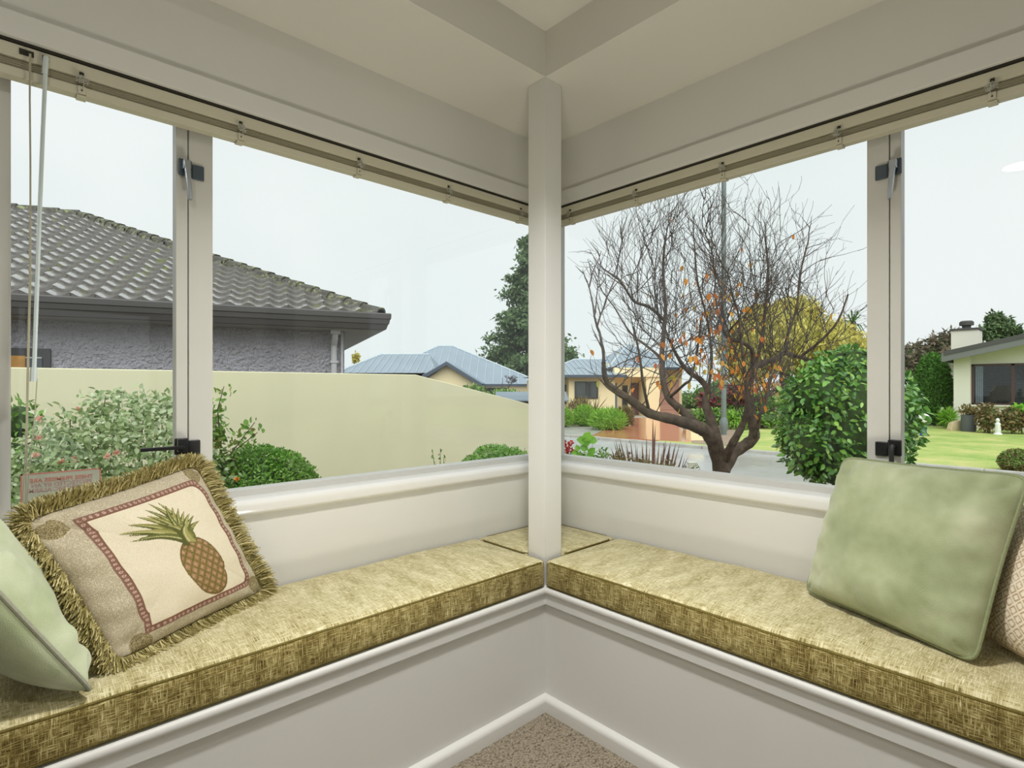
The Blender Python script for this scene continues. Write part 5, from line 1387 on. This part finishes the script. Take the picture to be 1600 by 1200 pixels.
# single orange leaves that still hang on
lm = np_mesh('leaf', LEAF8[0] * np.array([1, 1, .8]), LEAF8[1], M['orange']); lm2 = np_mesh('leaf', LEAF8[0], LEAF8[1], M['olive'])
def wgt(x, y):
    a_ = 1.3 * math.exp(-((x - 1080) / 52) ** 2 - ((y - 590) / 50) ** 2) + .9 * math.exp(-((x - 1140) / 45) ** 2 - ((y - 600) / 40) ** 2) + .35 * math.exp(-((x - 1200) / 40) ** 2 - ((y - 590) / 30) ** 2) + .25 * math.exp(-((x - 1130) / 60) ** 2 - ((y - 480) / 50) ** 2)
    return min(1, a_ * 1.3 + .008)
allp = [v for Q_, r_ in limbs for v in Q_ if to_px(v)[1] < 640] * 2 + leafpts * 6
RT.shuffle(allp); nl = 0
off = ORIGIN[tree.name]
for v in allp:
    if nl >= 298: break
    x, y, d_ = to_px(v)
    if y > 650 or RT.random() > wgt(x, y): continue
    o = bpy.data.objects.new('leaf', lm2 if (RT.random() < .5 and x < 1125 and y > 565) else lm); COL.objects.link(o); o.parent = tree
    s_ = RT.uniform(.055, .09)
    o.scale = (s_, s_ * .62, s_ * .62); o.location = v - off + Vector((RT.gauss(0, .04), RT.gauss(0, .04), RT.gauss(-.02, .03)))
    o.rotation_euler = (RT.uniform(-.8, .8), RT.uniform(.7, 1.9), RT.uniform(-PI, PI)); nl += 1

# ------------------------------------------------------------------ trees and shrubs farther off
def tree_blob(name, label, parts_, n, L, mat, trunk_px=None, d=None, ratio=.5, inner=.4, corek=0, tw=.2, group=None, tpl=LEAF2, cat='tree', droop=.2, cmat=None):
    c0 = parts_[0][0]; t = thing(name, label, cat, (c0[0], c0[1], ZG), group)
    P, Q = shell(n, parts_, rng, inner); foliage(t, P, Q, L, ratio, tpl, mat, rng, droop, .9, name='foliage')
    if corek: core(t, parts_, corek, cmat or M['core'])
    tops = [b[0] for b in parts_[:5]]
    stems(t, (c0[0], c0[1], ZG - .1), tops, tw, M['bark'], 'trunk', 7, bend=tw)
    return t
def B(x, y, d, rx, ry, rd=None):
    s = d / FPX; return (at(x, y, d), np.array((rx * s, (rd or rx) * s, ry * s)))
# tall conifer behind the post
dcf = 62.0; t = thing('conifer', 'tall ragged conifer rising behind the post', 'tree', (at(822, 600, dcf)[0], at(822, 600, dcf)[1], ZG))
ctop, cbot = px(824, 372, dcf), px(824, 605, dcf); cbot.z = ZG
MB().tube([cbot, ctop], [.35, .04], 8).build('trunk', M['bark'], t)
P = []; Q = []; br = MB()
for i in range(175):
    f = rng.random() ** .85; zc = ctop.z - f * (ctop.z - CAMZ - .3)
    w = (10 + 62 * min(1, f * 1.35) ** 1.1) * dcf / FPX * rng.uniform(.35, 1.05); an_ = rng.uniform(0, 2 * PI)
    e = np.array([cbot.x + math.cos(an_) * w, cbot.y + math.sin(an_) * w, zc - .25 * w * rng.random() + .2])
    s0 = np.array([cbot.x, cbot.y, zc + .1]); br.tube([tuple(s0), tuple(e)], [.06, .015], 4)
    m = int(46 + 62 * w / 3); tt = rng.uniform(.2, 1.05, (m, 1)) ** .7
    P.append(s0 + (e - s0) * tt + rng.normal(0, .20 + .05 * w, (m, 3)) * np.array([1, 1, .65])); Q.append(np.repeat(unit(e - s0)[None], m, 0))
P = np.concatenate(P); Q = np.concatenate(Q); br.build('branches', M['bark'], t)
foliage(t, P, Q, .55, .5, LEAF2, M['pine'], rng, .4, .8, name='foliage')
tree_blob('broad_tree', 'dark green tree just past the post above the yellow house roof', [B(888, 572, 44, 16, 24), B(905, 588, 44, 14, 12), B(868, 560, 44, 16, 30)], 2600, .35, M['pine'], ratio=.6, tw=.25, corek=.5)
tree_blob('bare_shrub', 'grey leafless shrub before the gabled yellow house', [B(785, 590, 36, 26, 14)], 10, .1, M['twig'], ratio=.05, tw=.06)
mb = MB(); bs = bpy.data.objects['bare_shrub']; b0 = Vector(px(795, 612, 36)); RS = random.Random(9)
def bgrow(p, d, L, r, lev):
    q = p + d * L; mb.tube([p, p.lerp(q, .5) + Vector((RS.gauss(0, .06), RS.gauss(0, .06), .03)), q], [r, r * .8, r * .6], 3)
    if lev < 5:
        for k in range(3): bgrow(q, (d + Vector((RS.gauss(0, .55), RS.gauss(0, .55), RS.gauss(.05, .3)))).normalized(), L * RS.uniform(.6, .85), r * .66, lev + 1)
bgrow(b0, Vector((0, 0, 1)), .35, .05, 0); o = mb.build('branches', M['twig'], bs, smooth=False); o['kind'] = 'stuff'
tree_blob('garden_shrub', 'bright green shrub at the foot of the gabled yellow house', [B(737, 612, 34, 26, 10), B(790, 616, 34, 26, 7)], 1500, .2, M['mixed'], ratio=.6, corek=.7, tw=.08, cat='shrub')
M['shed'] = simple('grey_blue_shed_roof', S(120, 132, 142), 0.5, 0.05, 1)
shp = px(850, 622, 27.0); shd = thing('garden_shed', 'low grey-blue shed roof over the end of the garden wall', 'shed', (shp.x, shp.y, ZG))
sf = lambda x, y, z: tuple(Vector((shp.x, shp.y, 0)) + RGT * x + FWD * y + Vector((0, 0, z)))
MB().box(-2.2, 1.0, .2, 2.4, ZG, K(625, 27), sf).build('wall', M['fascia2'], shd)
MB().prism([(-.1, K(627, 27)), (-.1, K(625, 27)), (1.25, K(612, 28)), (2.6, K(625, 27)), (2.6, K(627, 27))], lambda b_, z, tt: sf(tt, b_, z), -2.4, 1.2).build('roof', M['shed'], shd, smooth=False)
tree_blob('distant_tree', 'small yellow-green tree far beyond the gutter end of the tiled roof', [B(556, 560, 60, 4, 9)], 260, .35, M['gold'], ratio=.6, tw=.1, corek=.6)
# golden weeping tree and the garden behind the lamp
gt = tree_blob('golden_tree', 'broad golden-green weeping tree behind the bare tree', [B(1225, 530, 27, 66, 62), B(1165, 548, 27, 42, 55), B(1290, 548, 27, 55, 55), B(1240, 490, 27, 40, 30), B(1330, 560, 27, 35, 45), B(1190, 500, 27, 30, 28)], 9000, .30, M['gold'], ratio=.32, inner=.75, corek=.84, tw=.22, droop=1.3, cmat=M['core_gold'])
tp_ = px(1215, 660, 26.0)
MB().tube([(tp_.x, tp_.y, ZG - .05), tuple(px(1216, 640, 26)), tuple(px(1213, 600, 26.3))], [.34, .26, .2], 10).build('trunk', simple('pale_trunk_bark', S(168, 140, 112), .85, .2, 4), gt)
t = thing('palm_tree', 'spiky green palm head showing above the golden tree', 'tree', (at(1335, 600, 34)[0], at(1335, 600, 34)[1], ZG))
hd_ = px(1332, 505, 34); MB().tube([(hd_.x, hd_.y, ZG), tuple(hd_)], [.3, .2], 8).build('trunk', M['bark'], t)
for k in range(46):
    dv = unit(rng.normal(size=3) + np.array([0, 0, .35])); Ln_ = 1.25; s_ = Vector(dv); e = hd_ + s_ * Ln_ + Vector((0, 0, -.3)); md = hd_ + s_ * Ln_ * .55 + Vector((0, 0, .1)); sd = s_.cross(Vector((0, 0, 1))).normalized() * .05
    MB().add([hd_ - sd * .4, hd_ + sd * .4, md - sd, md + sd, e], [(0, 1, 3, 2), (2, 3, 4)]).build('frond', M['hedge'], t, smooth=False)
tree_blob('garden_shrub', 'dark red leaved shrub behind the lamp post', [B(1150, 618, 24, 22, 15), B(1105, 625, 24, 16, 12)], 900, .20, M['redleaf'], ratio=.6, corek=.7, tw=.06, cat='shrub')
tree_blob('garden_shrub', 'light green arching shrub by the foot of the lamp post', [B(1150, 655, 22, 18, 16), B(1170, 660, 22, 12, 10)], 1000, .22, M['mound'], ratio=.25, corek=.6, tw=.05, cat='shrub')
tree_blob('garden_shrub', 'mid green hedge-like shrub under the golden tree', [B(1190, 630, 22.9, 24, 22), B(1240, 632, 22.9, 26, 22), B(1285, 630, 22.9, 30, 24), B(1195, 655, 22.4, 18, 12), B(1235, 655, 22.4, 18, 10)], 2400, .20, M['mixed'], ratio=.55, corek=.8, tw=.06, cat='shrub')
tree_blob('garden_shrub', 'dark green bushes closing the gap between the yellow house and the golden tree', [B(1105, 655, 44, 22, 8), B(1100, 625, 44, 24, 26), B(1125, 618, 44, 26, 32), B(1155, 620, 44, 26, 30), B(1075, 628, 45, 20, 18)], 2600, .26, M['mixed'], ratio=.55, corek=.8, tw=.06, cat='shrub')
tree_blob('garden_shrub', 'low green hedge between the yellow pier and the lamp post', [B(1096, 652, 22.6, 16, 13), B(1118, 652, 22.4, 14, 13), B(1078, 655, 22.8, 10, 9)], 1500, .18, M['mixed'], ratio=.55, corek=.8, tw=.04, cat='shrub')
tree_blob('garden_shrub', 'brown-green ground planting along the driveway edge', [B(1110, 668, 20.5, 14, 6), B(1075, 664, 22, 8, 8)], 500, .12, M['rust'], ratio=.5, tw=.02, corek=.6, cat='shrub')
ground_mesh('ground', gpoly([(1080, 694), (1150, 700), (1165, 668), (1085, 662)], ZG), ZG - 0.02, ZG + 0.04, simple('gravel_bed', S(150, 132, 114), .9, .25, 12), 'gravel strip between the driveway and the lawn', 'ground')
# grass mounds before the yellow house
for i, (x, y, d_, r_, h_, lab) in enumerate(((874, 650, 23.5, 19, 17, 'hard against the post'), (913, 651, 24.0, 17, 17, 'in the middle of the row'), (950, 653, 22.0, 27, 18, 'widest and nearest to the driveway'), (975, 647, 24.0, 13, 16, 'browning, tucked behind the widest one'))):
    b_ = B(x, y, d_, r_, h_); b_[0][2] = ZG + b_[1][2] * .75
    t = thing('grass_mound', 'rounded tufted grass mound by the paving, ' + lab, 'shrub', (b_[0][0], b_[0][1], ZG), 'grass mounds by the driveway')
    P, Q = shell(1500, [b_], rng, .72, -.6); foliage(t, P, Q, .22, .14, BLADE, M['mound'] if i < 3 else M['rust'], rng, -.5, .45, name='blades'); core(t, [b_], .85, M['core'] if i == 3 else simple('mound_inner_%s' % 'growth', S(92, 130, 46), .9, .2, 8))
tree_blob('garden_shrub', 'tall grassy tufts under the yellow house window', [B(908, 634, 28.3, 15, 10), B(897, 636, 28.3, 10, 9)], 500, .3, M['rust'], ratio=.12, tpl=BLADE, droop=-.8, tw=.03, cat='shrub')
t = thing('spiky_plant', 'spiky grey-brown plant below the yellow house window', 'plant', (at(930, 645, 25.0)[0], at(930, 645, 25.0)[1], ZG)); hd_ = px(930, 645, 25.0)
for k in range(26):
    dv = unit(rng.normal(size=3) * np.array([1, 1, .6]) + np.array([0, 0, 1.0])); s_ = Vector(dv); sd = s_.cross(Vector((FWD.x, FWD.y, 0))).normalized() * .03; e = hd_ + s_ * rng.uniform(.6, 1.1)
    MB().add([hd_ - sd, hd_ + sd, e], [(0, 1, 2)]).build('blade', M['rust'], t, smooth=False)
# round the cream house
def cone_tree():
    d_ = 24.3; t = thing('clipped_conifer', 'dense bullet-shaped green conifer beside the cream house', 'tree', (at(1456, 620, d_)[0], at(1456, 620, d_)[1], ZG))
    b_ = B(1457, 618, d_, 24, 58); b_[0][2] = ZG + b_[1][2] * .93
    P, Q = shell(7000, [b_], rng, .88); foliage(t, P, Q, .13, .5, LEAF2, M['hedge'], rng, -.6, .6, name='foliage'); core(t, [b_], .9, M['core'])
    MB().tube([(b_[0][0], b_[0][1], ZG - .05), tuple(b_[0])], .12, 8).build('trunk', M['bark'], t)
cone_tree()
tree_blob('broad_tree', 'brownish spreading tree far behind the bullet-shaped conifer', [B(1450, 560, 52, 38, 30), B(1425, 560, 52, 26, 22), B(1470, 545, 52, 26, 26), B(1490, 540, 52, 24, 26), B(1405, 570, 52, 30, 22)], 5000, .45, M['brown'], ratio=.5, inner=.5, corek=.6, tw=.3)
tree_blob('broad_tree', 'loose olive tree rising above the roof of the cream house', [B(1560, 512, 48, 20, 20), B(1540, 522, 48, 16, 14), B(1580, 520, 48, 16, 14), B(1555, 495, 48, 10, 8)], 2600, .40, M['pine'], ratio=.45, inner=.2, tw=.25)
M['blue'] = simple('blue_glazed_pot', S(40, 88, 160), .3, .08, 5)
M['white'] = simple('white_stoneware', S(226, 226, 220), .5, .04, 6)
M['stone'] = simple('buff_stone', S(206, 188, 152), .85, .12, 4, .4, 10)
M['darkpot'] = simple('charcoal_pot', S(92, 96, 100), .7, .08, 4, .3, 20)
gz = lambda x, y: px_z(x, y, ZG + .03)
def sc(p): return (p.x * FWD.x + p.y * FWD.y) / FPX
p = gz(1443, 681); s = sc(p); t = thing('garden_globe', 'white globe on a short blue glazed pedestal on the lawn', 'ornament', p)
MB().lathe(tuple(p), [(5 * s, 0), (5.2 * s, 3 * s), (4 * s, 6 * s), (4 * s, 14 * s), (5.4 * s, 18 * s)], 16).build('pedestal', M['blue'], t, angle=60)
MB().lathe((p.x, p.y, p.z + 26 * s), [(.3 * s, -9 * s)] + [(9 * s * math.cos(a_), 9 * s * math.sin(a_)) for a_ in np.linspace(-1.3, 1.3, 9)] + [(.3 * s, 9 * s)], 18).build('globe', M['white'], t)
p = gz(1476, 668); s = sc(p); t = thing('bird_statue', 'white and black long-legged bird statue beside the conifer', 'ornament', p)
fr_ = lambda x, z, y=0: tuple(p + RGT * (x * s) + Vector((0, 0, z * s)) + FWD * (y * s))
MB().tube([fr_(6, 15), fr_(3, 16), fr_(-2, 19), fr_(-5, 22)], [1 * s, 4.2 * s, 4 * s, 1.4 * s], 10).build('body', M['white'], t)
MB().tube([fr_(-5, 21), fr_(-7, 25), fr_(-4, 29), fr_(-3, 31)], [1.5 * s, 1.2 * s, 1.3 * s, 2.0 * s], 8).build('neck', M['white'], t)
MB().tube([fr_(-3, 31), fr_(2, 28)], [1.4 * s, .3 * s], 6).build('beak', M['black'], t)
MB().tube([fr_(5, 16.5, -2), fr_(0, 17, -4), fr_(-3, 18, -3)], [1 * s, 2 * s, .6 * s], 6).build('wing', M['black'], t)
for q_ in (-1, 1): MB().tube([fr_(q_, 14), fr_(q_ * 1.3, 0)], .5 * s, 5).build('leg', M['black'], t)
tree_blob('garden_shrub', 'strappy bright green clump between the bird statue and the buff stone', [B(1480, 652, 22.3, 9, 10)], 420, .35, M['mound'], ratio=.10, tpl=BLADE, inner=.1, droop=-.5, tw=.02, cat='shrub')
p = gz(1495, 673); s = sc(p); t = thing('boulder', 'buff squared stone beside the charcoal pot', 'stone', p)
fr_ = lambda x, y, z: tuple(p + RGT * (x * s) + FWD * (y * s) + Vector((0, 0, z * s)))
MB().add([fr_(-9, 0, -1), fr_(9, 0, -1), fr_(9, 12, -1), fr_(-9, 12, -1), fr_(-6, 1, 13), fr_(8, 0, 17), fr_(7, 11, 16), fr_(-5, 11, 12)], [(3, 2, 1, 0), (4, 5, 6, 7), (0, 1, 5, 4), (1, 2, 6, 5), (2, 3, 7, 6), (3, 0, 4, 7)]).build('stone', M['stone'], t, bevel=.05, seg=3)
p = gz(1513, 674); s = sc(p); t = thing('plant_pot', 'large charcoal pot planted with rusty foliage', 'plant pot', p)
MB().lathe(tuple(p), [(9 * s, 0), (10 * s, 4 * s), (9 * s, 26 * s), (8 * s, 26 * s), (7.6 * s, 24 * s)], 18).build('pot', M['darkpot'], t, angle=50)
P, Q = shell(260, [(np.array((p.x, p.y, p.z + 31 * s)), np.array((13 * s, 12 * s, 8 * s)))], rng, .2); foliage(t, P, Q, .14, .5, LEAF2, M['rust'], rng, -.2, name='foliage')
for i, (x, y, d_, r_, h_, mt_, lab) in enumerate(((1546, 654, 20.2, 17, 22, 'rust', 'next to the charcoal pot'), (1582, 656, 19.9, 15, 18, 'rust', 'behind the small white statue'), (1617, 656, 19.6, 16, 20, 'rust', 'at the picture edge'))):
    tree_blob('garden_shrub', 'rusty green shrub under the wide dark window, ' + lab, [B(x, y, d_, r_, h_), B(x - 3, y - 6, d_, r_ * .6, h_ * .8)], 1100, .15, M[mt_], ratio=.5, corek=.75, tw=.04, cat='shrub', group='shrubs under the cream house window')
tree_blob('garden_shrub', 'fresh lime shrub tip above the rusty shrubs', [B(1597, 640, 20.1, 12, 7)], 260, .16, M['lime'], ratio=.6, corek=.5, tw=.02, cat='shrub')
p = gz(1559, 679); s = sc(p); t = thing('garden_statue', 'small pale stone figure on the lawn before the shrubs', 'ornament', p)
MB().lathe(tuple(p), [(5.5 * s, 0), (5 * s, 2.5 * s), (3.6 * s, 3 * s), (4.2 * s, 8 * s), (3.2 * s, 14 * s), (3.8 * s, 17 * s), (1.6 * s, 19.5 * s), (2.5 * s, 21 * s), (2.7 * s, 23 * s), (1.2 * s, 25.5 * s)], 14).build('figure', M['white'], t, angle=70)
p = px_z(1592, 739, ZG); s = sc(p); b_ = (np.array((p.x, p.y, ZG + 17 * s)), np.array((24 * s, 24 * s, 19 * s)))
t = thing('clipped_shrub', 'small rounded hedge plant at the lawn edge by the road', 'shrub', p)
P, Q = shell(3600, [b_], rng, .85, -.7); foliage(t, P, Q, .05, .55, LEAF2, M['rust'], rng, 0, .9, name='leaves'); P, Q = shell(2200, [b_], rng, .85, -.3); foliage(t, P, Q, .05, .55, LEAF2, M['mixed'], rng, 0, .9, name='new_leaves'); core(t, [b_], .86, M['core'])
